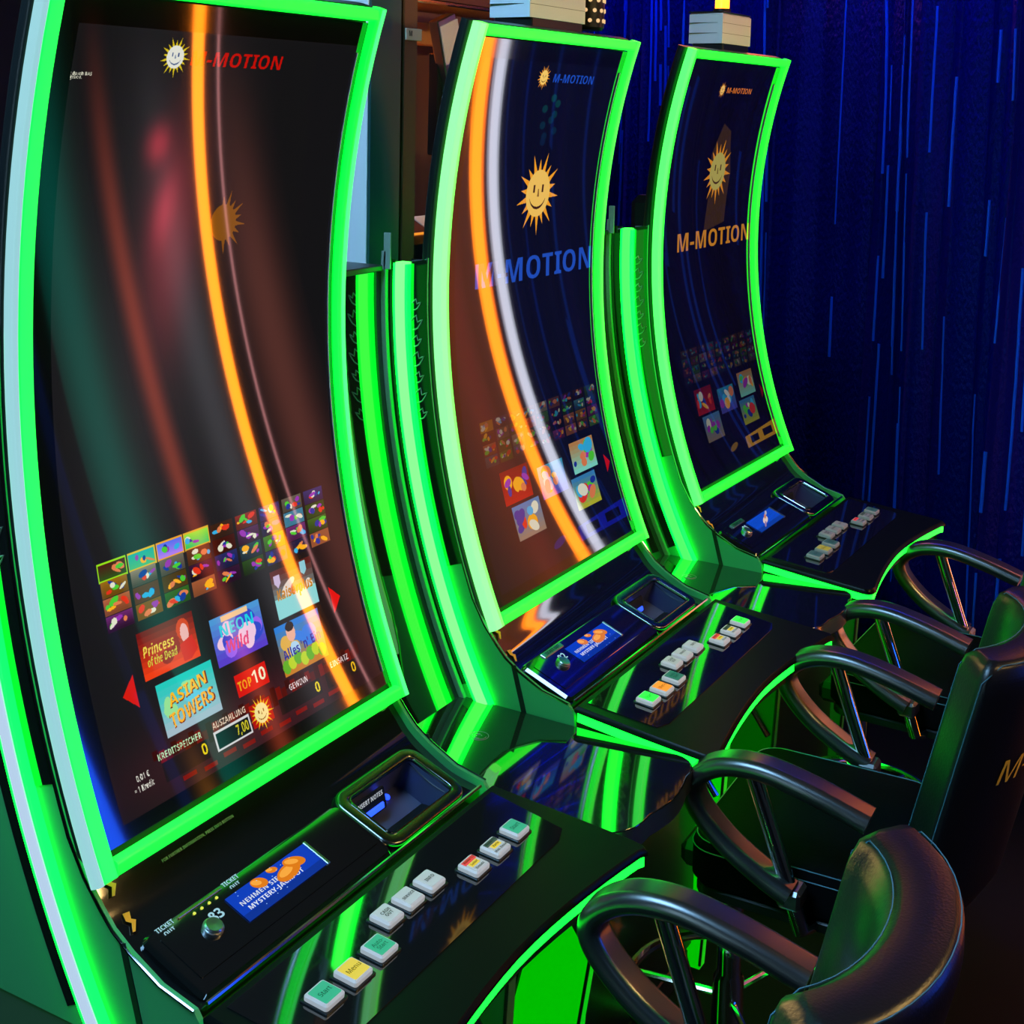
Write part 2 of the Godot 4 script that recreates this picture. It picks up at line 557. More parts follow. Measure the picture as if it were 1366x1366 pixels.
func screen_picture(which: int) -> ImageTexture:
	var p := Painter.new(640, 1164, self)
	rng.seed = 40 + which
	# soft ground of the attract picture, painted small and enlarged
	var small := Image.create(40, 72, false, Image.FORMAT_RGBF)
	for y in 72:
		for x in 40:
			var u := x / 39.0
			var v := y / 71.0
			var c := Color(0.006, 0.006, 0.007)
			if which == 0:
				var red := exp(-pow((u - 0.36 + 0.1 * (v - 0.3)) / 0.08, 2)) * exp(-pow((v - 0.27) / 0.13, 2))
				var grey := exp(-pow((u - 0.3) / 0.24, 2)) * exp(-pow((v - 0.45) / 0.42, 2))
				c += Color(0.019, 0.017, 0.019) * grey + Color(0.16, 0.012, 0.018) * red
				c += Color(0.3, 0.012, 0.025) * exp(-pow((u - 0.29) / 0.035, 2) - pow((v - 0.145) / 0.024, 2))
				c += Color(0.26, 0.012, 0.025) * exp(-pow((u - 0.335 + 0.2 * (v - 0.22)) / 0.035, 2) - pow((v - 0.235) / 0.045, 2))
				c += Color(0.05, 0.004, 0.008) * exp(-pow((u - 0.5) / 0.4, 2)) * exp(-pow((v - 0.97) / 0.05, 2))
			elif which == 1:
				c = Color(0.002, 0.003, 0.008)
			else:
				c = Color(0.0012, 0.0012, 0.002)
			small.set_pixel(x, y, c.linear_to_srgb())
	small.convert(Image.FORMAT_RGB8)
	small.resize(p.w, p.h, Image.INTERPOLATE_CUBIC)
	p.im = small
	if which == 0:
		p.text("M-MOTION", 0.525, 0.034, 0.02, Color(0.75, 0.05, 0.02), 0.335, 0.1)
		p.sun(0.305, 0.034, 0.05, Color(0.85, 0.75, 0.1), Color(0.9, 0.9, 0.85), Color(0.2, 0.3, 0.5))
		p.sun(0.55, 0.262, 0.085, Color(0.5, 0.3, 0.06), Color(0.5, 0.3, 0.08), Color(0.3, 0.1, 0.02), false)
		p.text("heit durch BAS", 0.02, 0.0605, 0.0042, Color(0.9, 0.9, 0.8), 0.08)
		p.text("eigegeben.", 0.005, 0.0655, 0.0042, Color(0.9, 0.9, 0.8), 0.055)
		menu_tiles(p, 1.0, 0.15, 9, 0.085, 0.93)
		# six large game pictures
		var spots := [Color(0.9, 0.1, 0.05), Color(0.6, 0.05, 0.05), Color(1, 0.4, 0.1)]
		p.tile(0.162, 0.788, 0.187, 0.062, Color(0.45, 0.08, 0.08), Color(0.95, 0.25, 0.08), spots, rng, 3)
		p.ellipse(0.31, 0.806, 0.022, 0.014, Color(0.85, 0.25, 0.08))
		p.ellipse(0.313, 0.812, 0.014, 0.013, Color(0.95, 0.72, 0.7))
		p.poly_uv([Vector2(0.29, 0.825), Vector2(0.335, 0.818), Vector2(0.347, 0.838), Vector2(0.32, 0.848), Vector2(0.295, 0.848)], Color(0.85, 0.1, 0.08))
		p.text("Princess", 0.225, 0.814, 0.014, Color(0.95, 0.85, 0.3), 0.105, 0.2)
		p.text("of the Dead", 0.23, 0.829, 0.011, Color(0.85, 0.85, 0.25), 0.1, 0.2)
		p.tile(0.4, 0.811, 0.187, 0.066, Color(0.3, 0.6, 0.85), Color(0.35, 0.25, 0.8), [Color(0.1, 0.7, 0.8), Color(0.6, 0.4, 0.95), Color(0.2, 0.3, 0.8), Color(0.95, 0.8, 0.9)], rng, 12)
		p.rect(0.44, 0.813, 0.1, 0.008, Color(0.95, 0.8, 0.6))
		p.text("NEON", 0.492, 0.832, 0.017, Color(0.1, 0.85, 0.9), 0.125)
		p.text("Wild", 0.482, 0.855, 0.017, Color(0.9, 0.3, 0.5), 0.09, 0.2)
		p.tile(0.648, 0.783, 0.172, 0.07, Color(0.35, 0.12, 0.1), Color(0.5, 0.8, 0.8), [Color(0.9, 0.5, 0.4), Color(0.9, 0.85, 0.8), Color(0.6, 0.85, 0.85)], rng, 4)
		p.rect(0.648, 0.825, 0.172, 0.028, Color(0.55, 0.85, 0.85))
		p.poly_uv([Vector2(0.66, 0.79), Vector2(0.685, 0.79), Vector2(0.685, 0.802), Vector2(0.672, 0.81), Vector2(0.66, 0.802)], Color(0.8, 0.72, 0.85))
		p.poly_uv([Vector2(0.77, 0.785), Vector2(0.795, 0.785), Vector2(0.795, 0.8), Vector2(0.782, 0.806), Vector2(0.77, 0.8)], Color(0.55, 0.8, 0.85))
		p.text("Kaiserplus", 0.735, 0.822, 0.016, Color(0.8, 0.5, 0.05), 0.15, 0.15)
		p.tile(0.187, 0.861, 0.19, 0.069, Color(0.15, 0.8, 0.75), Color(0.65, 0.75, 0.8), [Color(0.4, 0.8, 0.9), Color(0.7, 0.7, 0.9), Color(0.6, 0.9, 0.6)], rng, 6)
		p.text("ASIAN", 0.285, 0.884, 0.017, Color(0.5, 0.1, 0.0), 0.14, 0.1, true, -0.12)
		p.text("ASIAN", 0.283, 0.883, 0.016, Color(1.0, 0.75, 0.15), 0.135, 0.1, true, -0.12)
		p.text("TOWERS", 0.287, 0.909, 0.019, Color(0.5, 0.1, 0.0), 0.16, 0.1, true, -0.12)
		p.text("TOWERS", 0.285, 0.908, 0.018, Color(1.0, 0.72, 0.2), 0.155, 0.1, true, -0.12)
		p.tile(0.62, 0.861, 0.185, 0.072, Color(0.15, 0.5, 0.85), Color(0.8, 0.5, 0.15), [Color(0.2, 0.5, 0.9), Color(0.7, 0.85, 0.95), Color(0.9, 0.7, 0.3)], rng, 8)
		for i in 7:
			p.ellipse(0.635 + 0.025 * i, 0.921 - 0.003 * (i % 3), 0.016, 0.01, Color(0.75, 0.85, 0.15) if i % 2 else Color(0.4, 0.7, 0.15))
		p.ellipse(0.68, 0.877, 0.018, 0.013, Color(0.95, 0.7, 0.6))
		p.ellipse(0.68, 0.868, 0.017, 0.007, Color(0.15, 0.08, 0.05))
		p.text("Alles 'n' Ein", 0.712, 0.901, 0.014, Color(0.15, 0.15, 0.6), 0.16, 0.0, true, -0.08)
		p.rect(0.44, 0.897, 0.118, 0.031, Color(0.85, 0.08, 0.06))
		p.text("TOP", 0.472, 0.914, 0.013, Color(0.95, 0.65, 0.1), 0.05)
		p.text("10", 0.527, 0.911, 0.018, Color(0.95, 0.95, 0.8), 0.05)
		p.poly_uv([Vector2(0.129, 0.834), Vector2(0.087, 0.856), Vector2(0.129, 0.877)], Color(0.85, 0.1, 0.05))
		p.poly_uv([Vector2(0.869, 0.839), Vector2(0.91, 0.86), Vector2(0.871, 0.881)], Color(0.9, 0.02, 0.02))
		# the bar of counters
		for i in 40:
			var u := 0.13 + 0.02 * i
			p.rect(u, 0.936 + 0.004 * (i % 3), 0.018, 0.012 + 0.005 * ((i * 7) % 4), Color(0.45, 0.07, 0.04) * (0.5 + 0.5 * ((i * 5) % 3) / 2.0))
		for i in 9:
			p.rect(0.2 + 0.07 * i, 0.984 + 0.003 * (i % 2), 0.045, 0.006, Color(0.5, 0.06, 0.05))
		for a in [[0.15, 0.955, 0.15, 0.025], [0.57, 0.957, 0.17, 0.022], [0.765, 0.957, 0.15, 0.022]]:
			p.rect(a[0], a[1], a[2], a[3], Color(0.12, 0.09, 0.09))
		p.text("KREDITSPEICHER", 0.217, 0.947, 0.0085, Color(0.75, 0.95, 0.75), 0.145)
		p.text("0", 0.288, 0.966, 0.015, Color(0.95, 0.85, 0.1))
		p.rect(0.327, 0.953, 0.13, 0.027, Color(0.85, 0.85, 0.85))
		p.rect(0.333, 0.956, 0.118, 0.021, Color(0.08, 0.07, 0.08))
		p.text("AUSZAHLUNG", 0.39, 0.945, 0.0085, Color(0.9, 0.8, 0.7), 0.12)
		p.text("7,00", 0.425, 0.967, 0.014, Color(0.85, 0.8, 0.15), 0.045)
		p.rect(0.462, 0.945, 0.08, 0.032, Color(0.7, 0.06, 0.03))
		p.sun(0.502, 0.961, 0.045, Color(0.95, 0.75, 0.1), Color(0.95, 0.9, 0.6), Color(0.5, 0.3, 0.05))
		p.text("GEWINN", 0.66, 0.949, 0.0085, Color(0.95, 0.9, 0.9), 0.075)
		p.text("0", 0.727, 0.968, 0.015, Color(0.95, 0.85, 0.1))
		p.text("EINSATZ", 0.838, 0.949, 0.0085, Color(0.9, 0.85, 0.85), 0.08)
		p.text("0", 0.888, 0.968, 0.015, Color(0.95, 0.75, 0.1))
		p.text("0,01 €", 0.088, 0.958, 0.0075, Color(0.9, 0.9, 0.85), 0.04)
		p.text("= 1 Kredit", 0.085, 0.97, 0.0075, Color(0.9, 0.9, 0.85), 0.06)
	else:
		var k := 0.5 if which == 1 else 0.26
		if which == 1:
			p.sun(0.42, 0.03, 0.047, Color(0.95, 0.6, 0.1), Color(0.98, 0.8, 0.4), Color(0.4, 0.2, 0.0))
			p.text("M-MOTION", 0.645, 0.03, 0.017, Color(0.1, 0.3, 0.75), 0.31, 0.05)
			p.sun(0.53, 0.262, 0.155, Color(0.95, 0.62, 0.1), Color(0.95, 0.76, 0.35), Color(0.25, 0.12, 0.02))
			p.text("M-MOTION", 0.56, 0.411, 0.047, Color(0.12, 0.3, 0.72), 0.86)
			p.text("M-", 0.25, 0.411, 0.047, Color(0.2, 0.12, 0.25), 0.2)
			for i in 9:
				p.ellipse(0.53 + 0.05 * sin(i * 2.3), 0.07 + 0.011 * i, 0.02, 0.008, Color(0.02, 0.22 - 0.015 * i, 0.2))
		else:
			p.sun(0.375, 0.034, 0.04, Color(0.9, 0.55, 0.1), Color(0.95, 0.75, 0.4), Color(0.3, 0.15, 0.0))
			p.text("M-MOTION", 0.58, 0.034, 0.014, Color(0.85, 0.45, 0.12), 0.3, 0.05)
			p.poly_uv([Vector2(0.5, 0.12), Vector2(0.6, 0.14), Vector2(0.68, 0.25), Vector2(0.66, 0.38), Vector2(0.42, 0.4), Vector2(0.45, 0.3), Vector2(0.42, 0.2)], Color(0.2, 0.13, 0.03))
			p.sun(0.52, 0.245, 0.16, Color(0.8, 0.5, 0.08), Color(0.65, 0.6, 0.3), Color(0.25, 0.15, 0.02))
			p.text("M-MOTION", 0.56, 0.418, 0.046, Color(0.72, 0.46, 0.08), 0.86)
		menu_tiles(p, k, 0.2, 9, 0.1, 0.97)
		var cells := [[0.17, 0.79], [0.42, 0.81], [0.68, 0.79], [0.2, 0.862], [0.64, 0.862]]
		var tones := [[Color(0.35, 0.03, 0.03), Color(0.5, 0.05, 0.03)], [Color(0.1, 0.4, 0.5), Color(0.2, 0.2, 0.5)], [Color(0.5, 0.35, 0.2), Color(0.35, 0.6, 0.55)], [Color(0.2, 0.35, 0.5), Color(0.4, 0.35, 0.3)], [Color(0.15, 0.35, 0.5), Color(0.5, 0.5, 0.1)]]
		for i in 5:
			var spots := []
			for a in ART:
				spots.append(Color(a[0], a[1], a[2]) * (0.9 if which == 1 else 0.55))
			var f := 1.3 if which == 1 else 0.75
			p.tile(cells[i][0], cells[i][1], 0.19, 0.065, tones[i][0] * f, tones[i][1] * f, spots, rng, 9)
		p.poly_uv([Vector2(0.93, 0.84), Vector2(0.97, 0.86), Vector2(0.932, 0.88)], Color(0.7, 0.03, 0.03) * (1.0 if which == 1 else 0.5))
		var bar := Color(0.05, 0.08, 0.5) if which == 1 else Color(0.5, 0.36, 0.04)
		p.poly_uv([Vector2(0.6, 0.955), Vector2(1.0, 0.945), Vector2(1.0, 0.985), Vector2(0.6, 0.985)], bar)
		p.rect(0.66, 0.96, 0.1, 0.018, Color(0.02, 0.02, 0.03))
		p.rect(0.82, 0.957, 0.12, 0.019, Color(0.02, 0.02, 0.03))
		p.ellipse(0.45, 0.965, 0.05, 0.008, bar * 0.7, -0.2)
	return p.texture()

func ticket_picture(dim: bool) -> ImageTexture:
	var p := Painter.new(420, 160, self)
	var blue := Color(0.03, 0.25, 0.75) if not dim else Color(0.05, 0.3, 0.8)
	p.im.fill(blue)
	p.rect(0.0, 0.75, 1.0, 0.25, blue * 0.8)
	if dim:
		p.ellipse(0.5, 0.5, 0.16, 0.13, Color(0.9, 0.8, 0.75), -0.4)
		p.ellipse(0.62, 0.3, 0.1, 0.06, Color(0.8, 0.5, 0.4), -0.5)
		p.ellipse(0.36, 0.72, 0.12, 0.05, Color(0.6, 0.5, 0.7), -0.5)
		p.ellipse(0.75, 0.15, 0.09, 0.06, Color(0.7, 0.7, 0.8), -0.5)
	else:
		p.text("NEHMEN SIE TEIL AM", 0.46, 0.42, 0.15, Color(0.85, 0.88, 0.92), 0.78)
		p.text("MYSTERY-JACKPOT", 0.44, 0.68, 0.15, Color(0.9, 0.92, 0.95), 0.68)
		for e in [[0.36, 0.2, 0.09, 0.17, 0.8], [0.55, 0.1, 0.06, 0.1, 0.5], [0.66, 0.46, 0.15, 0.24, -0.2], [0.78, 0.3, 0.12, 0.18, 0.6]]:
			p.ellipse(e[0], e[1], e[2], e[3], Color(0.9, 0.5, 0.08), e[4])
			p.ellipse(e[0] - 0.02, e[1] - 0.05, e[2] * 0.6, e[3] * 0.5, Color(1.0, 0.68, 0.25), e[4])
		for i in 14:
			p.ellipse(rng.randf(), rng.randf(), 0.006, 0.013, Color(0.7, 0.85, 1.0))
	return p.texture()

# ---------------------------------------------------------------- one slot machine
func slot_machine(n: int, c: Dictionary, at: Vector3, yaw: float) -> void:
	var t := thing("slot_machine", c.label, "slot machine", at, yaw, "slot machines in a row with curved screens")
	var led_side: Material = glowing("led_side_%d" % n, c.side)
	var led_edge: Material = glowing("led_edge_%d" % n, c.edge)
	var led_core: Material = glowing("led_core_%d" % n, c.core)
	var led_rim: Material = glowing("led_rim", Color(0.0, 8.0, 0.15))
	var led_green: Material = glowing("led_green", Color(0.015, 5.0, 0.10))
	var led_strip: Material = glowing("led_strip_%d" % n, c.strip)
	var led_lip: Material = glowing("led_lip", Color(0.01, 4.5, 0.1))
	# cabinet: two side panels with a curved front edge, a body between them
	var outline := PackedVector2Array()
	for i in 15:
		outline.append(arc(lerpf(1.75, -23.0, i / 14.0), 0.03))
	for k in range(1, APRON.size()):
		outline.append(APRON[k])
	outline.append_array(PackedVector2Array([Vector2(0.168, 0.875), Vector2(0.175, 0.80), Vector2(-0.45, 0.80), Vector2(-0.45, 1.55), Vector2(-0.28, 1.635)]))
	var body := PackedVector3Array()
	body.append_array(put(box(Vector3(0.64, 0.84, 0.58), 0.006), 0.3375, 0.44, -0.145))
	body.append_array(put(box(Vector3(0.64, 0.72, 0.2), 0.006), 0.3375, 1.21, -0.35))
	part("cabinet_body", body, mat.satin_black, t)
	for s in 2:
		var x := 0.0 if s == 0 else 0.667
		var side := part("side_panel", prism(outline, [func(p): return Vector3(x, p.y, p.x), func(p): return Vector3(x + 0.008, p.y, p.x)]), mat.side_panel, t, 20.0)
		var ox := x - 0.002 if s == 0 else x + 0.010
		var low := (-32.2 if n == 0 else -30.3) if s == 0 else -27.0
		var bx0 := x - 0.0012 if s == 0 else x + 0.0082
		part("dark_band", joined([arc_bar(bx0, bx0 + 0.0012, -19.5, 1.6, 0.031, 0.0655, 24, 0.0003), arc_bar(bx0, bx0 + 0.0012, low + 3.0, 1.4, 0.1005, 0.134, 24, 0.0003)]), mat.gloss_black, side)
		# glowing strip let into the side panel, brighter along its middle
		part("led_strip", arc_bar(ox - 0.013, ox + 0.013, low, 1.3, 0.073, 0.094, 30, 0.003), led_strip, side)
		part("led_strip_edge", arc_bar(ox - 0.011, ox + 0.011, low, 1.2, 0.066, 0.0729, 30, 0.002), led_rim, side)
		part("led_strip_edge", arc_bar(ox - 0.011, ox + 0.011, low, 1.2, 0.0941, 0.1, 30, 0.002), led_rim, side)
		part("panel_seam", put(Transform3D(Basis(Vector3.RIGHT, -0.28), Vector3.ZERO) * box(Vector3(0.0016, 0.17, 0.01)), x - 0.0008 if s == 0 else x + 0.0088, 0.86, 0.062), mat.satin_black, side)
		# engraved sun and swirl in the dark band before the strip
		var carve := PackedVector3Array()
		var ex := x - 0.0022 if s == 0 else x + 0.0104
		for k in 7:
			var mid := arc(-1.5 - 1.25 * k, 0.052)
			var reach := 0.012 + 0.004 * (k % 2)
			var path := []
			for q in [Vector2(-0.9, 0.2), Vector2(-0.1, 0.9), Vector2(0.1, 0.1), Vector2(0.9, 0.5), Vector2(0.2, -0.6), Vector2(-0.6, -0.9)]:
				path.append(Vector3(ex, mid.y + q.y * reach, mid.x + q.x * reach * 0.9))
			carve.append_array(tube(spline(path, 2), 0.0013, 4))
		part("engraved_motif", carve, mat.engraving, side)
		# bright edge along the front of the side panel
		var edge := []
		for i in 16:
			edge.append(on_arc(x + (0.0 if s == 0 else 0.008), lerpf(1.75, -22.0, i / 15.0), 0.03))
		for k in range(1, APRON.size()):
			edge.append(Vector3(x + (0.0 if s == 0 else 0.008), APRON[k].y, APRON[k].x))
		part("edge_trim", tube(edge, 0.0022, 6), mat.dark_chrome, t)
	# monitor
	var shell := PackedVector3Array()
	var profile := round_rect(0.672, 0.022, 0.008, 3)
	var path := []
	for i in 25:
		path.append(on_arc(0.34, lerpf(LOW + 0.2, HIGH - 0.1, i / 24.0), 0.037))
	shell.append_array(sweep(path, profile, Vector3.RIGHT))
	shell.append_array(put(box(Vector3(0.3, 0.5, 0.14), 0.02), 0.36, 1.5, -0.26))
	part("screen_housing", shell, mat.satin_black, t)
	part("screen_glass", joined([arc_patch(0.036, 0.072, LOW + 1.1, HIGH - 1.0, 0.014), arc_patch(0.65, 0.645 + 0.005, LOW + 1.1, HIGH - 1.0, 0.014), arc_patch(0.65, 0.662, LOW + 1.1, HIGH - 1.0, 0.014), arc_patch(0.072, 0.65, LOW + 1.1, -22.7, 0.014, 4), arc_patch(0.072, 0.65, 15.8, HIGH - 1.0, 0.014, 4)]), mat.gloss_black, t, 35.0, PackedVector2Array(), true)
	var dv := PackedVector3Array()
	var duv := PackedVector2Array()
	grid(1, 60, func(u, w): return on_arc(lerpf(0.072, 0.65, u), lerpf(-22.7, 15.8, w), 0.014), dv, duv)
	part("display", dv, screen_material("display_picture_%d" % n, screen_picture(n), c.screen), t, 35.0, duv, true)
	part("display_edge", arc_bar(0.648, 0.6505, -22.6, 15.4, 0.011, 0.015, 30, 0.0008), mat.brushed_steel, t)
	# glowing frame round the screen: two upright bars and two cross bars, each a diffuser with a brighter core
	var left := part("led_bar", arc_bar(0.008, 0.033, LOW, HIGH, 0.0, 0.018), led_edge, t)
	part("led_core", arc_bar(-0.002, c.split, LOW, HIGH, -0.002, 0.017), led_side, left)
	var right := part("led_bar", arc_bar(0.664, 0.683, LOW, HIGH, 0.0, 0.018), led_core, t)
	part("led_core", arc_bar(0.670, 0.6795, LOW, HIGH, -0.0025, 0.004, 28, 0.003), glowing("led_right_core_%d" % n, c.right), right)
	for k in 2:
		var a0 := LOW if k == 0 else HIGH - 0.85
		var v := PackedVector3Array()
		var bar := round_rect(0.018, 0.021, 0.005, 3)
		var mid := arc(a0 + 0.4, 0.009)
		v = sweep([Vector3(0.034, mid.y, mid.x), Vector3(0.664, mid.y, mid.x)], bar, Vector3(0, 0, 1))
		part("led_bar", v, led_core, t)
	# apron that sweeps from the screen down to the deck, with the note slot's opening left free
	var hole := [0.449, 0.612]
	var apron := PackedVector3Array()
	var fine := spline(APRON, 6)
	for k in fine.size():   # the apron lies a little below the side panels' edges
		fine[k] = fine[k] + Vector2(-0.006, -0.011)
	for k in fine.size() - 1:
		var a: Vector2 = fine[k]
		var b: Vector2 = fine[k + 1]
		var spans := [[0.008, 0.667]]
		if a.x > 0.036 and b.x < 0.131:
			spans = [[0.008, hole[0]], [hole[1], 0.667]]
		for s in spans:
			quad(apron, Vector3(s[0], b.y, b.x), Vector3(s[1], b.y, b.x), Vector3(s[1], a.y, a.x), Vector3(s[0], a.y, a.x))
	var front := part("front_apron", apron, mat.gloss_black, t)
	for k in 3:
		var mid: Vector2 = [Vector2(-0.018, 0.979), Vector2(0.016, 0.941), Vector2(0.064, 0.913)][k]
		var f := Transform3D(Basis(Vector3.RIGHT, [0.85, 0.65, 0.42][k]), Vector3(0.036, mid.y + 0.0016, mid.x))
		part("warning_decal", f * slab(PackedVector2Array([Vector2(-0.004, -0.014), Vector2(0.006, -0.012), Vector2(0.002, -0.003), Vector2(0.007, 0.001), Vector2(-0.003, 0.013), Vector2(-0.007, 0.012), Vector2(-0.001, 0.002), Vector2(-0.006, -0.004)]), 0.0, 0.0008), mat.orange_print, front)
	part("apron_seam", joined([rod(Vector3(0.02, 0.8925, 0.1575), Vector3(0.655, 0.8925, 0.1575), 0.003, 6)]), mat.dark_chrome, front)
	if n == 0:
		var f := Transform3D(Basis(Vector3.RIGHT, 0.8), Vector3(0.19, 0.9735, -0.0125))
		part("small_print", f * flat_text("FOR FURTHER INFORMATION, PRESS INFO BUTTON", 0.0042), mat.engraving, front)
	# ticket module
	var frame := module_frame(0.228, 0.09, 0.9005)
	var module := part("ticket_module", frame * slab(round_rect(0.402, 0.117, 0.012), -0.014, 0.011, 0.005), mat.gloss_black, t)
	part("module_face", frame * put(slab(round_rect(0.372, 0.075, 0.002), 0.0112, 0.012), 0.004, 0, -0.004), mat.gloss_black, module)
	var sv := PackedVector3Array()
	var suv := PackedVector2Array()
	grid(1, 1, func(u, w): return frame * Vector3(lerpf(-0.071, 0.093, u), 0.0135, lerpf(0.013, -0.034, w)), sv, suv)
	part("ticket_screen", sv, screen_material("ticket_picture_%d" % n, ticket_picture(n == 2), 1.0), module, 35.0, suv)
	part("screen_rim", frame * put(box(Vector3(0.006, 0.003, 0.05), 0.001), 0.0965, 0.0132, -0.0105), mat.brushed_steel, module)
	part("knob", frame * put(lathe([Vector2(0.0001, 0), Vector2(0.0145, 0), Vector2(0.0145, 0.004), Vector2(0.0125, 0.0045), Vector2(0.0125, 0.007), Vector2(0.011, 0.0085), Vector2(0.004, 0.0082), Vector2(0.0001, 0.008)], 26), -0.117, 0.012, -0.011), mat.brushed_steel, module)
	var backlit := glowing("backlit_lettering", Color(0.3, 0.55, 0.65))
	part("machine_number", frame * put(flat_text(c.number, 0.0155), -0.097, 0.0125, -0.024), backlit, module)
	if n == 0:
		for s in [[-0.163, -0.0485], [-0.04, -0.0485]]:
			part("ticket_lettering", frame * put(joined([put(flat_text("TICKET", 0.0068), 0, 0, -0.0045), put(flat_text("OUT", 0.0068), 0, 0, 0.0055)]), s[0], 0.0118, s[1]), backlit, module)
		part("ticket_slot", frame * put(box(Vector3(0.082, 0.004, 0.004), 0.001), -0.1, 0.0115, -0.0515), mat.gold, module)
		var dots := PackedVector3Array()
		for k in 4:
			dots.append_array(frame * put(slab(disc(0.0022, 8), 0, 0.0015), -0.118 + 0.014 * k, 0.0112, -0.0435))
		part("indicator_light", dots, glowing("indicator", Color(0.7, 0.75, 0.05)), module)
	else:
		var plate := part("ticket_plate", frame * put(box(Vector3(0.075, 0.003, 0.013), 0.001), -0.1, 0.0125, -0.047), mat.brushed_steel, module)
		plate.set_meta("label", "silver plate over the ticket slot")
		part("ticket_lettering", frame * put(flat_text("TICKET OUT", 0.007), -0.1, 0.0145, -0.047), mat.satin_black, module)
	# note acceptor: a rounded metal frame round a lit pocket
	var nf := module_frame(0.5305, 0.087, 0.909)
	var ring := []
	for p in round_rect(0.19, 0.108, 0.018, 6):
		ring.append(nf * Vector3(p.x, 0.002, p.y))
	var note := part("note_acceptor", sweep(ring, round_rect(0.022, 0.012, 0.0055, 3), Vector3.ZERO, true), mat.frame_metal, t)
	var inner := []
	for p in round_rect(0.168, 0.09, 0.012, 5):
		inner.append(nf * Vector3(p.x, 0.007, p.y))
	part("frame_trim", tube(inner, 0.0014, 6, true), mat.dark_chrome, note)
	var pocket := PackedVector3Array()
	var lip := round_rect(0.172, 0.094, 0.012, 4)
	for i in lip.size():
		var p := lip[i]
		var q := lip[(i + 1) % lip.size()]
		quad(pocket, nf * Vector3(p.x, 0.006, p.y), nf * Vector3(q.x, 0.006, q.y), nf * Vector3(q.x * 0.92, -0.05, q.y * 0.9 - 0.004), nf * Vector3(p.x * 0.92, -0.05, p.y * 0.9 - 0.004))
	for i in range(1, lip.size() - 1):
		for p in [lip[0], lip[i], lip[i + 1]]:
			pocket.append(nf * Vector3(p.x * 0.92, -0.05, p.y * 0.9 - 0.004))
	part("note_pocket", pocket, mat.pocket, note)
	var plate_at := nf * Transform3D(Basis(Vector3.RIGHT, 1.0), Vector3(-0.04, -0.016, -0.03))
	part("note_slot", plate_at * put(slab(round_rect(0.085, 0.036, 0.004, 2), 0.0, 0.004, 0.001), 0, 0, 0.004), mat.satin_black, note)
	part("note_light", plate_at * put(box(Vector3(0.06, 0.004, 0.010), 0.0015), 0.004, 0.005, 0.013), glowing("note_blue", Color(0.03, 0.16, 2.6)), note)
	part("note_light", nf * put(lathe([Vector2(0.0001, 0), Vector2(0.006, 0), Vector2(0.005, 0.003), Vector2(0.0001, 0.004)], 14), 0.035, -0.046, -0.036), mat.note_blue, note)
	if n == 0:
		part("note_lettering", plate_at * put(flat_text("INSERT NOTES", 0.0072), 0.002, 0.0046, -0.006), glowing("note_text", Color(0.45, 0.5, 0.55)), note)
	# deck with a hollowed front edge; a green line glows under its rim
	var plan := PackedVector2Array([Vector2(0.002, 0.168), Vector2(-0.003, 0.3), Vector2(-0.004, 0.42), Vector2(0.0, 0.435), Vector2(0.012, 0.442)])
	for i in 15:
		var x := lerpf(0.03, 0.655, i / 14.0)
		plan.append(Vector2(x, 0.4095 + 0.036 * pow(absf(x - 0.35) / 0.33, 1.7)))
	plan.append_array(PackedVector2Array([Vector2(0.668, 0.447), Vector2(0.677, 0.437), Vector2(0.679, 0.42), Vector2(0.677, 0.3), Vector2(0.673, 0.168)]))
	var in1 := inset(plan, 0.005)
	var find := {}
	for i in plan.size():
		find[plan[i]] = in1[i]
	var level := func(drop: float, shrink: bool) -> Callable:
		return func(p: Vector2) -> Vector3:
			var q: Vector2 = find[p] if shrink else p
			return Vector3(q.x, deck_y(q.y) - drop, q.y)
	var deck := part("button_deck", prism(plan, [level.call(0.014, true), level.call(0.011, false), level.call(0.005, false), level.call(0.0, true)]), mat.deck_black, t, 50.0)
	var low_plan := inset(plan, 0.004)
	part("deck_light", prism(low_plan, [func(p): return Vector3(p.x, deck_y(p.y) - 0.03, p.y), func(p): return Vector3(p.x, deck_y(p.y) - 0.0142, p.y)]), led_lip, deck, 50.0)
	var under := inset(plan, 0.02)
	part("deck_base", prism(under, [func(p): return Vector3(p.x, deck_y(p.y) - 0.06, p.y), func(p): return Vector3(p.x, deck_y(p.y) - 0.0302, p.y)]), mat.satin_black, deck, 50.0)
	var field := PackedVector2Array([Vector2(0.028, 0.182), Vector2(0.03, 0.32), Vector2(0.06, 0.331), Vector2(0.6, 0.331), Vector2(0.63, 0.32), Vector2(0.648, 0.182)])
	part("button_panel", prism(field, [func(p): return Vector3(p.x, deck_y(p.y) - 0.003, p.y), func(p): return Vector3(p.x, deck_y(p.y) + 0.0015, p.y)]), mat.gloss_black, deck)
	# buttons: white frames with coloured, lettered caps
	var spots := [[0.109, 0.266], [0.165, 0.268], [0.223, 0.267], [0.282, 0.237], [0.331, 0.238], [0.382, 0.239], [0.453, 0.269], [0.512, 0.27], [0.572, 0.268]]
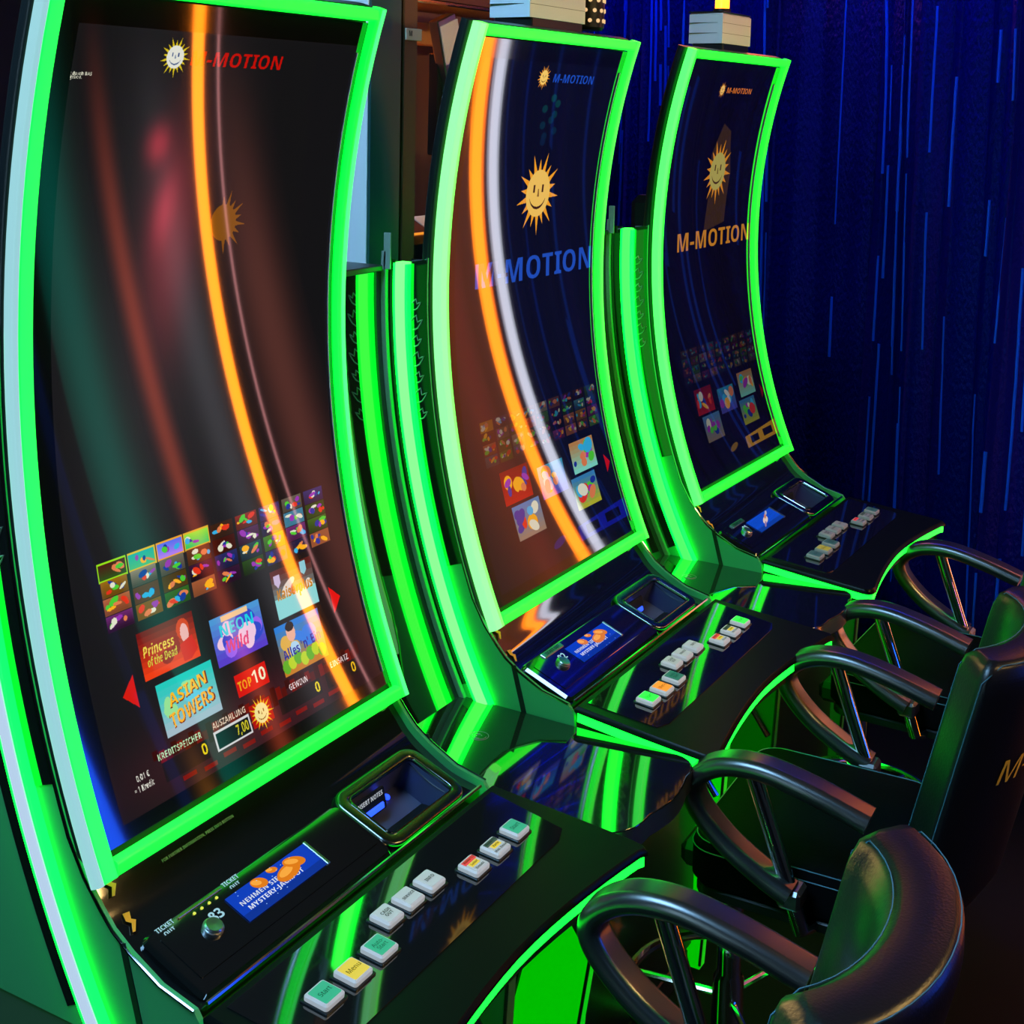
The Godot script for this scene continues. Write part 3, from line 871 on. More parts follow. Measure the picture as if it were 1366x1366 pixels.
	for k in 9:
		var f := Transform3D(Basis(Vector3.RIGHT, 0.091), Vector3(spots[k][0], deck_y(spots[k][1]) + 0.0015, spots[k][1]))
		var small := 1.0 if k < 3 else 0.95
		var b := part("button", f * slab(round_rect(0.038 * small, 0.037 * small, 0.004, 3), 0.0, 0.0105, 0.0025), c.frame, t)
		part("button_skirt", f * slab(round_rect(0.044 * small, 0.043 * small, 0.003, 2), 0.0, 0.0025, 0.0008), mat.satin_black, b)
		var caps: Array = c.caps[k]
		if caps.size() == 1:
			part("button_cap", f * slab(round_rect(0.031 * small, 0.030 * small, 0.002, 2), 0.0095, 0.0112, 0.0004), caps[0], b)
		else:
			for q in 3:
				part("button_cap", f * put(slab(round_rect([0.031, 0.022, 0.026][q] * small, 0.0092 * small, 0.001, 2), 0.0095, 0.0112, 0.0004), [0.0, 0.0, 0.0][q], 0.0, (q - 1) * 0.0098 * small), caps[q], b)
		var words: Array = [["Start"], ["Menu"], ["Auto-", "Start"], ["CASH", "OUT"], ["SERVICE"], ["INFO"], ["Risiko 1:1", "Leiter", "Einsatz"], ["Risiko 1:1", "Karte", "Max. Einsatz"], ["Start"]][k]
		var say := PackedVector3Array()
		for q in words.size():
			var high: float = [0.0075, 0.0075, 0.0065, 0.0055, 0.0048, 0.0058, 0.0042, 0.0042, 0.0075][k]
			say.append_array(put(flat_text(words[q], high, k > 2 and k < 8), 0, 0, (q - (words.size() - 1) / 2.0) * (0.0098 if k in [6, 7] else high * 1.25)))
		part("button_lettering", f * put(say, 0, 0.0118, 0), mat.satin_black, b)
	# lower cabinet: side cheeks whose green light is put in as emission, dark door between them
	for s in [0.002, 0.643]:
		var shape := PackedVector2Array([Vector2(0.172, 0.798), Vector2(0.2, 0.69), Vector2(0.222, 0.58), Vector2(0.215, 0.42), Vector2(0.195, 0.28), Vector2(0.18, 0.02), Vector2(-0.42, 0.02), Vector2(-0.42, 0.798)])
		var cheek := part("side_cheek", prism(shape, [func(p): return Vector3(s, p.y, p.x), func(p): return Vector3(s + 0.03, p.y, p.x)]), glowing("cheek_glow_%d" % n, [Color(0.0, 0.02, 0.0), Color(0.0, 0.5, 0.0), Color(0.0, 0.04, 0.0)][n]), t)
		part("cheek_trim", tube([Vector3(s, 0.79, 0.173), Vector3(s, 0.69, 0.2), Vector3(s, 0.58, 0.222), Vector3(s, 0.42, 0.215), Vector3(s, 0.28, 0.195), Vector3(s, 0.03, 0.18)], 0.0035, 6), mat.satin_black, cheek)
		part("cable", tube(spline([Vector3(s - 0.005, 0.60, 0.075), Vector3(s - 0.006, 0.5, 0.095), Vector3(s - 0.006, 0.36, 0.07), Vector3(s - 0.006, 0.2, 0.03)], 5), 0.008, 8), mat.satin_black, cheek)
		var strap := PackedVector3Array()
		strap.append_array(tube([Vector3(s - 0.005, 0.575, 0.12), Vector3(s - 0.006, 0.52, 0.155), Vector3(s - 0.004, 0.45, 0.205)], 0.008, 8))
		part("cable", strap, mat.dark_chrome, cheek)
	part("cabinet_door", put(box(Vector3(0.6, 0.72, 0.02), 0.006), 0.3375, 0.44, 0.152), mat.satin_black, t)
	part("plinth", put(box(Vector3(0.65, 0.06, 0.56), 0.004), 0.3375, 0.03, -0.13), mat.satin_black, t)
	# box on top of the screen
	if n > 0:
		var bx: float = 0.41 if n == 2 else 0.40
		var wide: float = 0.2 if n == 2 else 0.24
		var hull := PackedVector2Array([Vector2(-wide / 2 + 0.01, -0.05), Vector2(wide / 2 - 0.01, -0.05), Vector2(wide / 2, 0.05), Vector2(-wide / 2, 0.05)])
		var top := part("topper", put(slab(hull, 2.158, 2.238, 0.004), bx, 0.0, -0.17), mat.foil_white, t)
		part("topper_foot", put(box(Vector3(wide - 0.02, 0.045, 0.09), 0.003), bx, 2.137, -0.165), mat.satin_black, top)
		for k in 2:
			part("panel_joint", put(box(Vector3(wide - 0.003, 0.0008, 0.1003)), bx, 2.185 + 0.027 * k, -0.17), mat.satin_black, top)
		part("topper_lid", put(box(Vector3(wide - 0.004, 0.004, 0.1), 0.001), bx, 2.24, -0.17), mat.satin_black, top)
		if n == 1:
			var can := lathe([Vector2(0.0001, 0), Vector2(0.045, 0), Vector2(0.05, 0.006), Vector2(0.05, 0.1), Vector2(0.045, 0.11), Vector2(0.0001, 0.11)], 28)
			var speaker := part("speaker_can", put(can, 0.60, 2.15, -0.17), mat.satin_black, t)
			var dots := PackedVector3Array()
			for r in 4:
				for k in 7:
					var a := 0.2 + 0.42 * k + 0.2 * (r % 2)
					dots.append_array(moved(slab(disc(0.0045, 8), 0, 0.003), Transform3D(Basis(Vector3.UP, -a) * Basis(Vector3.BACK, -PI / 2), Vector3(0.60 + 0.0495 * cos(a), 2.17 + 0.022 * r, -0.17 + 0.0495 * sin(a)))))
			part("speaker_light", dots, glowing("speaker_glow", Color(0.9, 0.55, 0.25)), speaker)

func joined(list: Array) -> PackedVector3Array:
	var v := PackedVector3Array()
	for a in list:
		v.append_array(a)
	return v

# ---------------------------------------------------------------- shelf and spacer between two machines
func spacer(label: String, at: Vector3, yaw: float) -> void:
	var t := thing("side_shelf", label, "shelf", at, yaw, "black shelves between the slot machines")
	# local x runs from 0 to the gap's width
	var w := 0.318
	var plan := PackedVector2Array([Vector2(0.002, -0.12), Vector2(0.002, 0.30)])
	for i in 6:
		var a := PI - PI / 2 * i / 5.0
		plan.append(Vector2(0.075, 0.33) + Vector2(cos(a) * 0.073, sin(a) * 0.07))
	for i in 6:
		plan.append(Vector2(lerpf(0.1, 0.25, i / 5.0), 0.4 + 0.012 * sin(PI * i / 5.0)))
	for i in 6:
		var a := PI / 2 - PI / 2 * i / 5.0
		plan.append(Vector2(0.262, 0.35) + Vector2(cos(a) * 0.054, sin(a) * 0.05))
	plan.append(Vector2(w - 0.002, -0.12))
	var top := part("shelf_top", slab(plan, 0.848, 0.8575, 0.0015), mat.gloss_black, t, 50.0)
	var rim := inset(plan, -0.001)
	var band := PackedVector3Array()
	for i in range(1, rim.size() - 2):
		var p := rim[i]
		var q := rim[i + 1]
		quad(band, Vector3(p.x, 0.822, p.y), Vector3(q.x, 0.822, q.y), Vector3(q.x, 0.8565, q.y), Vector3(p.x, 0.8565, p.y))
	part("chrome_edge", band, mat.brushed_steel, t, 50.0)
	part("shelf_underside", slab(inset(plan, 0.006), 0.815, 0.847), mat.satin_black, t)
	var rings := PackedVector3Array()
	for k in 4:
		var pts := []
		for i in (28 if k == 0 else 16):
			var a := TAU * i / 28.0 + k * 1.3
			pts.append(Vector3(0.188 + cos(a) * (0.017 - 0.004 * k), 0.8578, 0.026 + sin(a) * (0.017 - 0.004 * k)))
		rings.append_array(tube(pts, 0.0006, 4, k == 0))
	part("charging_emblem", rings, mat.engraving, top)
	part("back_panel", put(arc_patch(0.0, w, -31.0, 1.0, 0.146, 30), 0, 0, 0), mat.gloss_black, t, 35.0, PackedVector2Array(), true)
	part("panel_flange", joined([arc_bar(w - 0.011, w - 0.001, -30.5, 1.9, 0.135, 0.146, 30, 0.001), put(box(Vector3(0.004, 0.07, 0.016), 0.001), w - 0.009, 1.70, -0.272)]), mat.flange, t)
	part("panel_cap", put(box(Vector3(w - 0.02, 0.012, 0.1), 0.002), w / 2 - 0.008, 1.668, -0.325), mat.satin_black, t)
	part("shelf_leg", put(box(Vector3(0.2, 0.8, 0.06), 0.006), w / 2, 0.41, -0.2), mat.satin_black, t)

# ---------------------------------------------------------------- swivel chair
var back_shift := 0.0
func bent(u: float, y: float) -> Vector3:   # middle surface of the backrest: u across, y up from the seat's datum
	var k := (y - 0.04) / 0.46
	return Vector3(0.198 * sin(u * 1.05) / sin(1.05), y, 0.405 + back_shift + 0.10 * k + 0.03 - 0.085 * u * u)

func swivel_chair(label: String, at: Vector3, yaw: float, tall: float, wide := 1.0) -> void:
	var t := thing("swivel_chair", label, "chair", at, yaw, "black leather swivel chairs before the machines")
	var y0 := 0.0
	# seat cushion
	var seat_plan := round_rect(0.436, 0.36, 0.05, 6)
	var seat := part("seat", put(joined([prism(seat_plan, [func(p): return Vector3(p.x * 0.94, -0.022, p.y * 0.94), func(p): return Vector3(p.x, -0.008, p.y), func(p): return Vector3(p.x, 0.05, p.y), func(p): return Vector3(p.x * 0.975, 0.064, p.y * 0.975), func(p): return Vector3(p.x * 0.9, 0.0695, p.y * 0.9), func(p): return Vector3(p.x * 0.6, 0.0675, p.y * 0.6)])]), 0, y0, 0.16), mat.leather_seat, t, 50.0)
	for k in 2:
		var seam := []
		for p in seat_plan:
			seam.append(Vector3(p.x * [1.003, 0.972][k], [0.05, 0.0655][k], p.y * [1.003, 0.972][k] + 0.16))
		part("stitching", tube(seam, 0.0012, 4, true), mat.thread, seat)
	part("seat_pan", put(slab(round_rect(0.42, 0.34, 0.04, 4), -0.04, -0.022, 0.003), 0, 0, 0.16), mat.satin_black, t)
	# backrest: a thick curved cushion
	var back := PackedVector3Array()
	var slices := []
	var levels := [0.02, 0.06, 0.14, 0.22, 0.3, 0.38, 0.44, tall - 0.035, tall - 0.012, tall]
	for li in levels.size():
		var y: float = levels[li]
		var grow: float = [0.9, 1.0, 1.0, 1.0, 1.0, 1.0, 1.0, 1.0, 0.985, 0.93][li]
		var thick: float = 0.094 * [0.7, 1.0, 1.0, 1.0, 1.0, 1.0, 1.0, 0.97, 0.84, 0.55][li]
		var ring := PackedVector3Array()
		for p in round_rect(2.0, 1.0, 0.16, 4):
			ring.append(Vector3.ZERO)
		var loop := []
		for i in 17:
			loop.append(Vector2(lerpf(-0.94, 0.94, i / 16.0), 0.5))
		for a in [Vector2(0.985, 0.44), Vector2(1.0, 0.3), Vector2(1.0, 0.0), Vector2(1.0, -0.3), Vector2(0.985, -0.44)]:
			loop.append(a)
		for i in 17:
			loop.append(Vector2(lerpf(0.94, -0.94, i / 16.0), -0.5))
		for a in [Vector2(-0.985, -0.44), Vector2(-1.0, -0.3), Vector2(-1.0, 0.0), Vector2(-1.0, 0.3), Vector2(-0.985, 0.44)]:
			loop.append(a)
		ring = PackedVector3Array()
		for p in loop:
			var m := bent(p.x * grow, y)
			var e := bent(p.x * grow + 0.01, y) - bent(p.x * grow - 0.01, y)
			var nrm := Vector3(-e.z, 0, e.x).normalized()
			ring.append(Vector3(m.x * wide, m.y, m.z) + nrm * p.y * thick)
		slices.append(ring)
	for i in slices.size() - 1:
		var n: int = slices[i].size()
		for k in n:
			quad(back, slices[i][k], slices[i][(k + 1) % n], slices[i + 1][(k + 1) % n], slices[i + 1][k])
	for end in [0, slices.size() - 1]:
		var r: PackedVector3Array = slices[end]
		for i in 16:   # cap: rows across the thickness
			quad(back, r[i], r[i + 1], r[37 - i], r[38 - i])
		quad(back, r[16], r[17], r[18], r[19])
		quad(back, r[16], r[19], r[20], r[22])
		back.append_array(PackedVector3Array([r[20], r[21], r[22]]))
		quad(back, r[38], r[39], r[40], r[41])
		quad(back, r[38], r[41], r[42], r[0])
		back.append_array(PackedVector3Array([r[42], r[43], r[0]]))
	var rest := part("backrest", outward(back), mat.leather, t, 60.0)
	for f in [0.46, -0.46]:   # stitched seams along the rim's two edges
		var seam := []
		var run := []
		for i in 9:
			run.append(Vector2(-1.0, lerpf(0.05, tall - 0.03, i / 8.0)))
		for i in range(1, 16):
			run.append(Vector2(lerpf(-1.0, 1.0, i / 16.0), tall - 0.008))
		for i in 9:
			run.append(Vector2(1.0, lerpf(tall - 0.03, 0.05, i / 8.0)))
		for p in run:
			var m := bent(p.x * 0.985, p.y)
			var e := bent(p.x + 0.01, p.y) - bent(p.x - 0.01, p.y)
			var nrm := Vector3(-e.z, 0, e.x).normalized()
			var side := signf(p.x) * (0.006 if absf(p.x) > 0.98 else 0.0)
			seam.append(Vector3(m.x * wide + side, m.y + (0.0035 if absf(p.x) < 0.98 else 0.0), m.z) + nrm * f * 0.094 * (0.93 if absf(p.x) > 0.98 else 0.82))
		part("stitching", tube(seam, 0.0010, 4), mat.thread, rest)
	# lettering on the rear face
	var word := lettering("M-MOTION", 0.044, false, 0.12)
	for i in word.size():
		var p := word[i]
		var u := clampf((p.x + 0.02) / 0.2, -0.97, 0.97)
		var m := bent(u, 0.30 + p.y)
		var e := bent(u + 0.01, 0.3) - bent(u - 0.01, 0.3)
		word[i] = Vector3(m.x * wide, m.y, m.z) + Vector3(-e.z, 0, e.x).normalized() * 0.0482
	part("back_lettering", word, mat.yellow_print, rest)
	# armrests: flat plastic loops, each on a chrome tube
	for s in [-1.0, 1.0]:
		var pts := [Vector3(s * 0.27, 0.215, 0.315), Vector3(s * 0.27, 0.243, 0.22), Vector3(s * 0.27, 0.259, 0.13), Vector3(s * 0.27, 0.249, 0.06), Vector3(s * 0.27, 0.213, 0.014), Vector3(s * 0.27, 0.172, 0.018), Vector3(s * 0.27, 0.118, 0.07), Vector3(s * 0.27, 0.075, 0.14), Vector3(s * 0.27, 0.052, 0.19)]
		var arm := part("armrest", sweep(spline(pts, 5), round_rect(0.062, 0.034, 0.0165, 6), Vector3.RIGHT), mat.arm_plastic, t, 40.0)
		part("arm_bracket", put(box(Vector3(0.05, 0.035, 0.04), 0.006), s * 0.262, 0.045, 0.19), mat.arm_plastic, arm)
		part("arm_tube", tube([Vector3(s * 0.265, 0.25, 0.112), Vector3(s * 0.262, 0.06, 0.182), Vector3(s * 0.25, -0.02, 0.205), Vector3(s * 0.2, -0.035, 0.21)], 0.0145, 16), mat.chrome, t)
	# column, foot ring and star base
	var floor_y := -at.y
	part("column", lathe([Vector2(0.0001, floor_y + 0.07), Vector2(0.034, floor_y + 0.07), Vector2(0.03, floor_y + 0.3), Vector2(0.024, floor_y + 0.31), Vector2(0.024, -0.04), Vector2(0.0001, -0.04)], 20), mat.chrome, t)
	part("mechanism", put(box(Vector3(0.12, 0.05, 0.18), 0.012), 0, -0.062, 0.0), mat.satin_black, t)
	var hoop := []
	for i in 36:
		hoop.append(Vector3(cos(TAU * i / 36.0) * 0.2, floor_y + 0.26, sin(TAU * i / 36.0) * 0.2))
	var foot := part("foot_ring", tube(hoop, 0.011, 10, true), mat.chrome, t)
	for k in 3:
		var a := TAU * k / 3.0 + 0.4
		part("ring_spoke", rod(Vector3(cos(a) * 0.03, floor_y + 0.26, sin(a) * 0.03), Vector3(cos(a) * 0.2, floor_y + 0.26, sin(a) * 0.2), 0.007, 8), mat.chrome, foot)
	for k in 5:
		var a := TAU * k / 5.0 + 0.2
		var d := Vector3(cos(a), 0, sin(a))
		var leg := part("base_leg", sweep([d * 0.03 + Vector3(0, floor_y + 0.1, 0), d * 0.15 + Vector3(0, floor_y + 0.085, 0), d * 0.27 + Vector3(0, floor_y + 0.055, 0)], round_rect(0.04, 0.022, 0.008, 3), d.cross(Vector3.UP)), mat.chrome, t)
		part("glide", put(lathe([Vector2(0.0001, 0), Vector2(0.022, 0), Vector2(0.022, 0.012), Vector2(0.012, 0.045), Vector2(0.0001, 0.046)], 14), d.x * 0.26, floor_y + 0.001, d.z * 0.26), mat.satin_black, leg)

func neon(called: String, label: String, at: Vector3, high: float, r: float, m: Material, light: Color, energy: float) -> void:
	var t := thing(called, label, "neon light", at, 0.0)
	part("glass_tube", put(rod(Vector3.ZERO, Vector3(0, high, 0), r, 16), 0, 0.05, 0), m, t)
	part("end_cap", lathe([Vector2(0.0001, 0), Vector2(r * 1.5, 0), Vector2(r * 1.5, 0.045), Vector2(r * 1.05, 0.05), Vector2(0.0001, 0.05)], 18), mat.satin_black, t)
	part("end_cap", put(lathe([Vector2(0.0001, 0), Vector2(r * 1.05, 0), Vector2(r * 1.5, 0.005), Vector2(r * 1.5, 0.05), Vector2(0.0001, 0.05)], 18), 0, high + 0.05, 0), mat.satin_black, t)
	var l := AreaLight3D.new()
	l.name = "tube_lamp"
	l.light_color = light
	l.light_energy = energy
	l.area_size = Vector2(r * 2, high)
	l.shadow_enabled = true
	l.position = Vector3(-r * 1.2, high / 2 + 0.05, -r * 1.2)
	l.rotation.y = PI / 4
	t.add_child(l, true)

func light_panel(called: String, label: String, at: Transform3D, size: Vector2, m: Material, light: Color, energy: float) -> void:   # glows towards its own -z
	var t := thing(called, label, "light panel")
	t.transform = at
	part("casing", put(box(Vector3(size.x + 0.06, size.y + 0.06, 0.05), 0.01), 0, 0, 0.026), mat.satin_black, t)
	part("lit_face", put(box(Vector3(size.x, size.y, 0.01), 0.002), 0, 0, -0.004), m, t)
	var l := AreaLight3D.new()
	l.name = "panel_lamp"
	l.light_color = light
	l.light_energy = energy
	l.area_size = size
	l.shadow_enabled = true
	l.position.z = -0.02
	t.add_child(l, true)

# ---------------------------------------------------------------- the place
func _ready() -> void:
	rng.seed = 7
	var cam := Camera3D.new()
	cam.name = "camera"
	cam.projection = Camera3D.PROJECTION_FRUSTUM
	cam.near = 0.05
	cam.far = 60.0
	cam.size = 2.0 * 683.0 / 1831.72 * cam.near
	cam.frustum_offset = Vector2(0.0, -330.73 / 1831.72 * cam.near)
	cam.position = Vector3(-1.14700, 1.97764, 1.23045)
	cam.rotation = Vector3(-0.113844, -1.048952, 0.022611)
	cam.current = true
	add_child(cam)
	var world := WorldEnvironment.new()
	world.name = "world"
	var env := Environment.new()
	env.background_mode = Environment.BG_COLOR
	env.background_color = Color(0, 0, 0)
	env.tonemap_mode = Environment.TONE_MAPPER_LINEAR
	env.tonemap_exposure = 1.0
	env.sdfgi_enabled = true
	env.ssao_enabled = true
	env.ssil_enabled = true
	world.environment = env
	add_child(world)
	font_bold.font_names = PackedStringArray(["Droid Sans"])
	font_bold.font_weight = 700
	font_thin.font_names = PackedStringArray(["Droid Sans"])
	make_materials()
	# lamps of the room: neon tubes, blue panels over the curtain, a cool panel behind the photographer's left
	var orange: Material = glowing("neon_orange", Color(11.0, 2.5, 0.07))
	neon("orange_neon_tube", "tall orange neon tube standing by the wooden wall panel", Vector3(2.90, 0.25, 0.9), 2.2, 0.02, glowing("neon_orange_far", Color(8.0, 1.6, 0.05)), Color(1.0, 0.45, 0.08), 0.12)
	neon("white_neon_tube", "tall white neon tube beside the orange one at the wooden wall panel", Vector3(3.06, 0.25, 0.93), 2.2, 0.017, glowing("neon_white", Color(1.25, 1.25, 1.55)), Color(0.9, 0.92, 1.0), 0.05)
	neon("orange_neon_tube", "tall orange neon tube standing free in the aisle", Vector3(2.335, 0.25, 1.593), 1.62, 0.017, orange, Color(1.0, 0.45, 0.08), 0.12)
	neon("thin_neon_tube", "thin dim pink neon tube behind the free orange one", Vector3(2.567, 0.25, 1.70), 1.62, 0.004, glowing("neon_dim", Color(1.6, 0.7, 0.7)), Color(1.0, 0.6, 0.6), 0.005)
	light_panel("blue_stage_light", "long blue light bar under the ceiling along the curtain", Transform3D(Basis.looking_at(Vector3(0.3, -1.0, 0.12), Vector3(0.928, 0, 0.373)), Vector3(3.72, 3.12, -0.62)), Vector2(2.8, 0.12), glowing("stage_blue", Color(0.01, 1.3, 25.0)), Color(0.05, 0.15, 1.0), 0.4)
	light_panel("blue_wall_light", "blue light panel low on the wall behind the chairs", Transform3D(Basis.looking_at(Vector3(-0.25, -0.1, -1.0)), Vector3(2.04, 1.2, 2.9)), Vector2(0.5, 1.0), glowing("wall_blue", Color(0.05, 0.6, 5.0)), Color(0.05, 0.15, 1.0), 0.3)
	light_panel("cool_light_panel", "tall narrow cool white light panel left of the machines", Transform3D(Basis.looking_at(Vector3(1.0, -0.15, 0.12)), Vector3(-2.6, 1.5, 0.15)), Vector2(0.22, 1.7), glowing("panel_side", Color(4.0, 6.5, 8.0)), Color(0.6, 0.8, 1.0), 0.1)
	light_panel("cool_light_panel", "cool white light panel on the ceiling over the machines", Transform3D(Basis.looking_at(Vector3(0.25, -1.0, 0.12), Vector3.BACK), Vector3(-0.55, 3.2, -0.1)), Vector2(1.3, 1.0), glowing("panel_cool", Color(7.0, 14.5, 23.0)), Color(0.6, 0.8, 1.0), 0.2)
	light_panel("warm_light_bar", "long warm white light bar under the ceiling before the machines", Transform3D(Basis.looking_at(Vector3(-0.05, -0.7, -1.0)), Vector3(1.75, 3.2, 2.7)), Vector2(1.6, 0.2), glowing("panel_warm", Color(48.0, 30.0, 10.0)), Color(1.0, 0.8, 0.5), 0.2)
	light_panel("red_light_panel", "red orange light panel high before the curtain", Transform3D(Basis.looking_at(Vector3(-1.0, -0.6, 0.35)), Vector3(3.72, 2.68, -0.62)), Vector2(0.5, 0.4), glowing("panel_red", Color(5.5, 1.2, 0.7)), Color(1.0, 0.4, 0.2), 0.1)
	# room shell
	struct("floor", put(box(Vector3(11.2, 0.1, 7.2)), 1.2, -0.05, 0.3), mat.floor_dark)
	struct("ceiling", put(box(Vector3(11.2, 0.1, 7.2)), 1.2, 3.35, 0.3), mat.wall_dark)
	struct("wall_left", put(box(Vector3(0.1, 3.3, 7.0)), -4.25, 1.65, 0.3), mat.wall_dark)
	struct("wall_right", put(box(Vector3(0.1, 3.3, 7.0)), 6.65, 1.65, 0.3), mat.wall_dark)
	struct("wall_back", put(box(Vector3(11.0, 3.3, 0.1)), 1.2, 1.65, -3.15), mat.wall_dark)
	struct("wall_front", put(box(Vector3(11.0, 3.3, 0.1)), 1.2, 1.65, 3.75), mat.wall_dark)
	# the row of machines
	var white_on: Material = glowing("button_white_on", Color(0.26, 0.28, 0.30))
	var white_off: Material = glowing("button_white_off", Color(0.05, 0.06, 0.07))
	mat.button_white_on.albedo_color = Color(0.55, 0.55, 0.55)
	mat.button_white_off.albedo_color = Color(0.5, 0.5, 0.5)
	var col := func(called: String, r: float, g: float, b: float) -> Material:
		return glowing(called, Color(r, g, b))
	var green0 = col.call("cap_green", 0.01, 0.38, 0.2)
	var yellow0 = col.call("cap_yellow", 0.72, 0.55, 0.02)
	var lit = col.call("cap_lit_green", 0.02, 1.2, 0.06)
	var orange0 = col.call("cap_orange", 1.1, 0.3, 0.01)
	var teal = col.call("cap_teal", 0.005, 0.12, 0.09)
	var dark_teal = col.call("cap_dark_teal", 0.004, 0.06, 0.06)
	var olive = col.call("cap_olive", 0.3, 0.25, 0.01)
	var red0 = col.call("cap_red", 0.7, 0.02, 0.02)
	var dark0 = col.call("cap_dark", 0.02, 0.05, 0.03)
	var w0 = [white_on]
	slot_machine(0, {"label": "nearest slot machine, its tall curved screen showing a full menu of game pictures", "number": "83", "side": Color(0.30, 0.62, 0.66), "edge": Color(0.0, 2.2, 0.12), "core": Color(0.0, 2.6, 0.06), "right": Color(0.08, 2.4, 0.3), "strip": Color(0.46, 0.62, 0.80), "screen": 1.0, "split": 0.0085, "frame": white_on,
		"caps": [[green0], [yellow0], [green0], w0, w0, w0, [red0, yellow0, white_on], [dark0, yellow0, white_on], [green0]]}, Vector3.ZERO, 0.0)
	var yaw1 := -0.00648
	var yaw2 := -0.02103
	var place := func(off: Vector3, yaw: float) -> Vector3:
		var c := Vector3(0.33, 0, 0)
		return c + off - Basis(Vector3.UP, yaw) * c
	slot_machine(1, {"label": "middle slot machine, a large smiling sun over blue lettering on its curved screen", "number": "82", "side": Color(0.34, 1.6, 0.42), "edge": Color(0.28, 2.6, 0.2), "core": Color(0.02, 2.6, 0.06), "right": Color(0.1, 2.4, 0.1), "strip": Color(0.27, 6.0, 0.30), "screen": 1.0, "split": 0.022, "frame": white_on,
		"caps": [[lit], [orange0], [teal], w0, w0, w0, [red0, yellow0, white_on], [dark0, yellow0, white_on], [lit]]}, place.call(Vector3(1.0, 0, -0.01734), yaw1), yaw1)
	slot_machine(2, {"label": "farthest slot machine, a golden sun over yellow lettering on its dark curved screen", "number": "81", "side": Color(0.12, 2.6, 0.2), "edge": Color(0.03, 3.0, 0.07), "core": Color(0.01, 2.6, 0.04), "right": Color(0.02, 2.4, 0.04), "strip": Color(0.08, 6.0, 0.14), "screen": 1.0, "split": 0.018, "frame": white_off,
		"caps": [[dark_teal], [olive], [dark_teal], [white_off], [white_off], [white_off], [red0, white_off, white_off], [dark0, white_off, white_off], [dark_teal]]}, place.call(Vector3(1.99402, 0, -0.01065), yaw2), yaw2)
	spacer("black shelf with chrome edge between the nearest and the middle slot machine", Vector3(0.68, 0, 0), 0.0)
	spacer("black shelf with chrome edge between the middle and the farthest slot machine", Vector3(1.678, 0, -0.015), -0.008)
	# chairs
	back_shift = -0.04
	swivel_chair("nearest black leather swivel chair, its broad backrest rim at the lower right", Vector3(0.205, 0.657, 0.457), 0.056, 0.485)
	back_shift = 0.0
	swivel_chair("middle black leather swivel chair with a tall backrest, before the middle slot machine", Vector3(1.257, 0.618, 0.373), 0.028, 0.5)
	swivel_chair("farthest black leather swivel chair, before the farthest slot machine", Vector3(2.17, 0.60, 0.36), -0.03, 0.42)
	# blue curtain that closes the end of the row
	var from := Vector3(4.9, 0, -2.6)
	var to := Vector3(3.25, 0, 1.5)
	var along := (to - from).normalized()
	var out := Vector3(-along.z, 0, along.x)
	var cloth := PackedVector3Array()
	rng.seed = 21
	var long := from.distance_to(to)
	var folds := []   # wide soft folds, and sharp creases where the cloth is pinched
	var s := 0.0
	while s < long:
		var w := rng.randf_range(0.09, 0.17)
		folds.append([s, w, rng.randf_range(0.05, 0.14), rng.randf_range(-0.015, 0.015)])
		if rng.randf() < 0.75:
			folds.append([s + rng.randf_range(-0.03, 0.03), rng.randf_range(0.007, 0.012), rng.randf_range(0.012, 0.022), rng.randf_range(-0.02, 0.02)])
		s += w * 0.85
	var fold_at := func(x: float, y: float) -> float:
		var d := 0.0
		for f in folds:
			var q: float = absf(x - f[0] - f[3] * sin(y * 1.3 + f[0] * 9.0)) / f[1]
			if q < 1.0:
				d += f[2] * (0.5 + 0.5 * cos(PI * q))
		return d
	grid(760, 8, func(u, w): return from + along * (u * long) + Vector3(0, w * 3.25 + 0.03, 0) + out * fold_at.call(u * long, w * 3.25), cloth)
	var hung := tag(part("curtain", cloth, mat.velvet, null, 60.0), "dark blue velvet curtain hanging in folds at the end of the row", "curtain")
	var light_shield := thing("light_shield", "added dark board shielding the room from the blue light above the curtain", "light_shield", Vector3(3.56, 3.1, -0.69), -atan2(along.z, along.x))  # added out of view, keeps the blue bar out of the reflections
	part("shield_board", box(Vector3(3.4, 0.38, 0.02), 0.004), mat.satin_black, light_shield)
	for k in 74:   # raised bright-blue streaks standing in for the velvet's sheen, broken off here and there
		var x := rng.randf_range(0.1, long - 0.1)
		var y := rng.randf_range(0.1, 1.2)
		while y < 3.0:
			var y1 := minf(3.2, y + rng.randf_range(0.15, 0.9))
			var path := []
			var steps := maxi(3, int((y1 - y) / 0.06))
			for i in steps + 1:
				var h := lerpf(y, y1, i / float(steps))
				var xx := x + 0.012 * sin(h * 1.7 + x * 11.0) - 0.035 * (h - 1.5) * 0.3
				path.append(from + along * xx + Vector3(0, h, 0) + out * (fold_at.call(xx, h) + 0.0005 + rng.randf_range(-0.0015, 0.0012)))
			part("sheen_streak", tube(path, rng.randf_range(0.003, 0.0065), 6), mat.velvet_sheen, hung)
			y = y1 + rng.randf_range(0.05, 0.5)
	background()

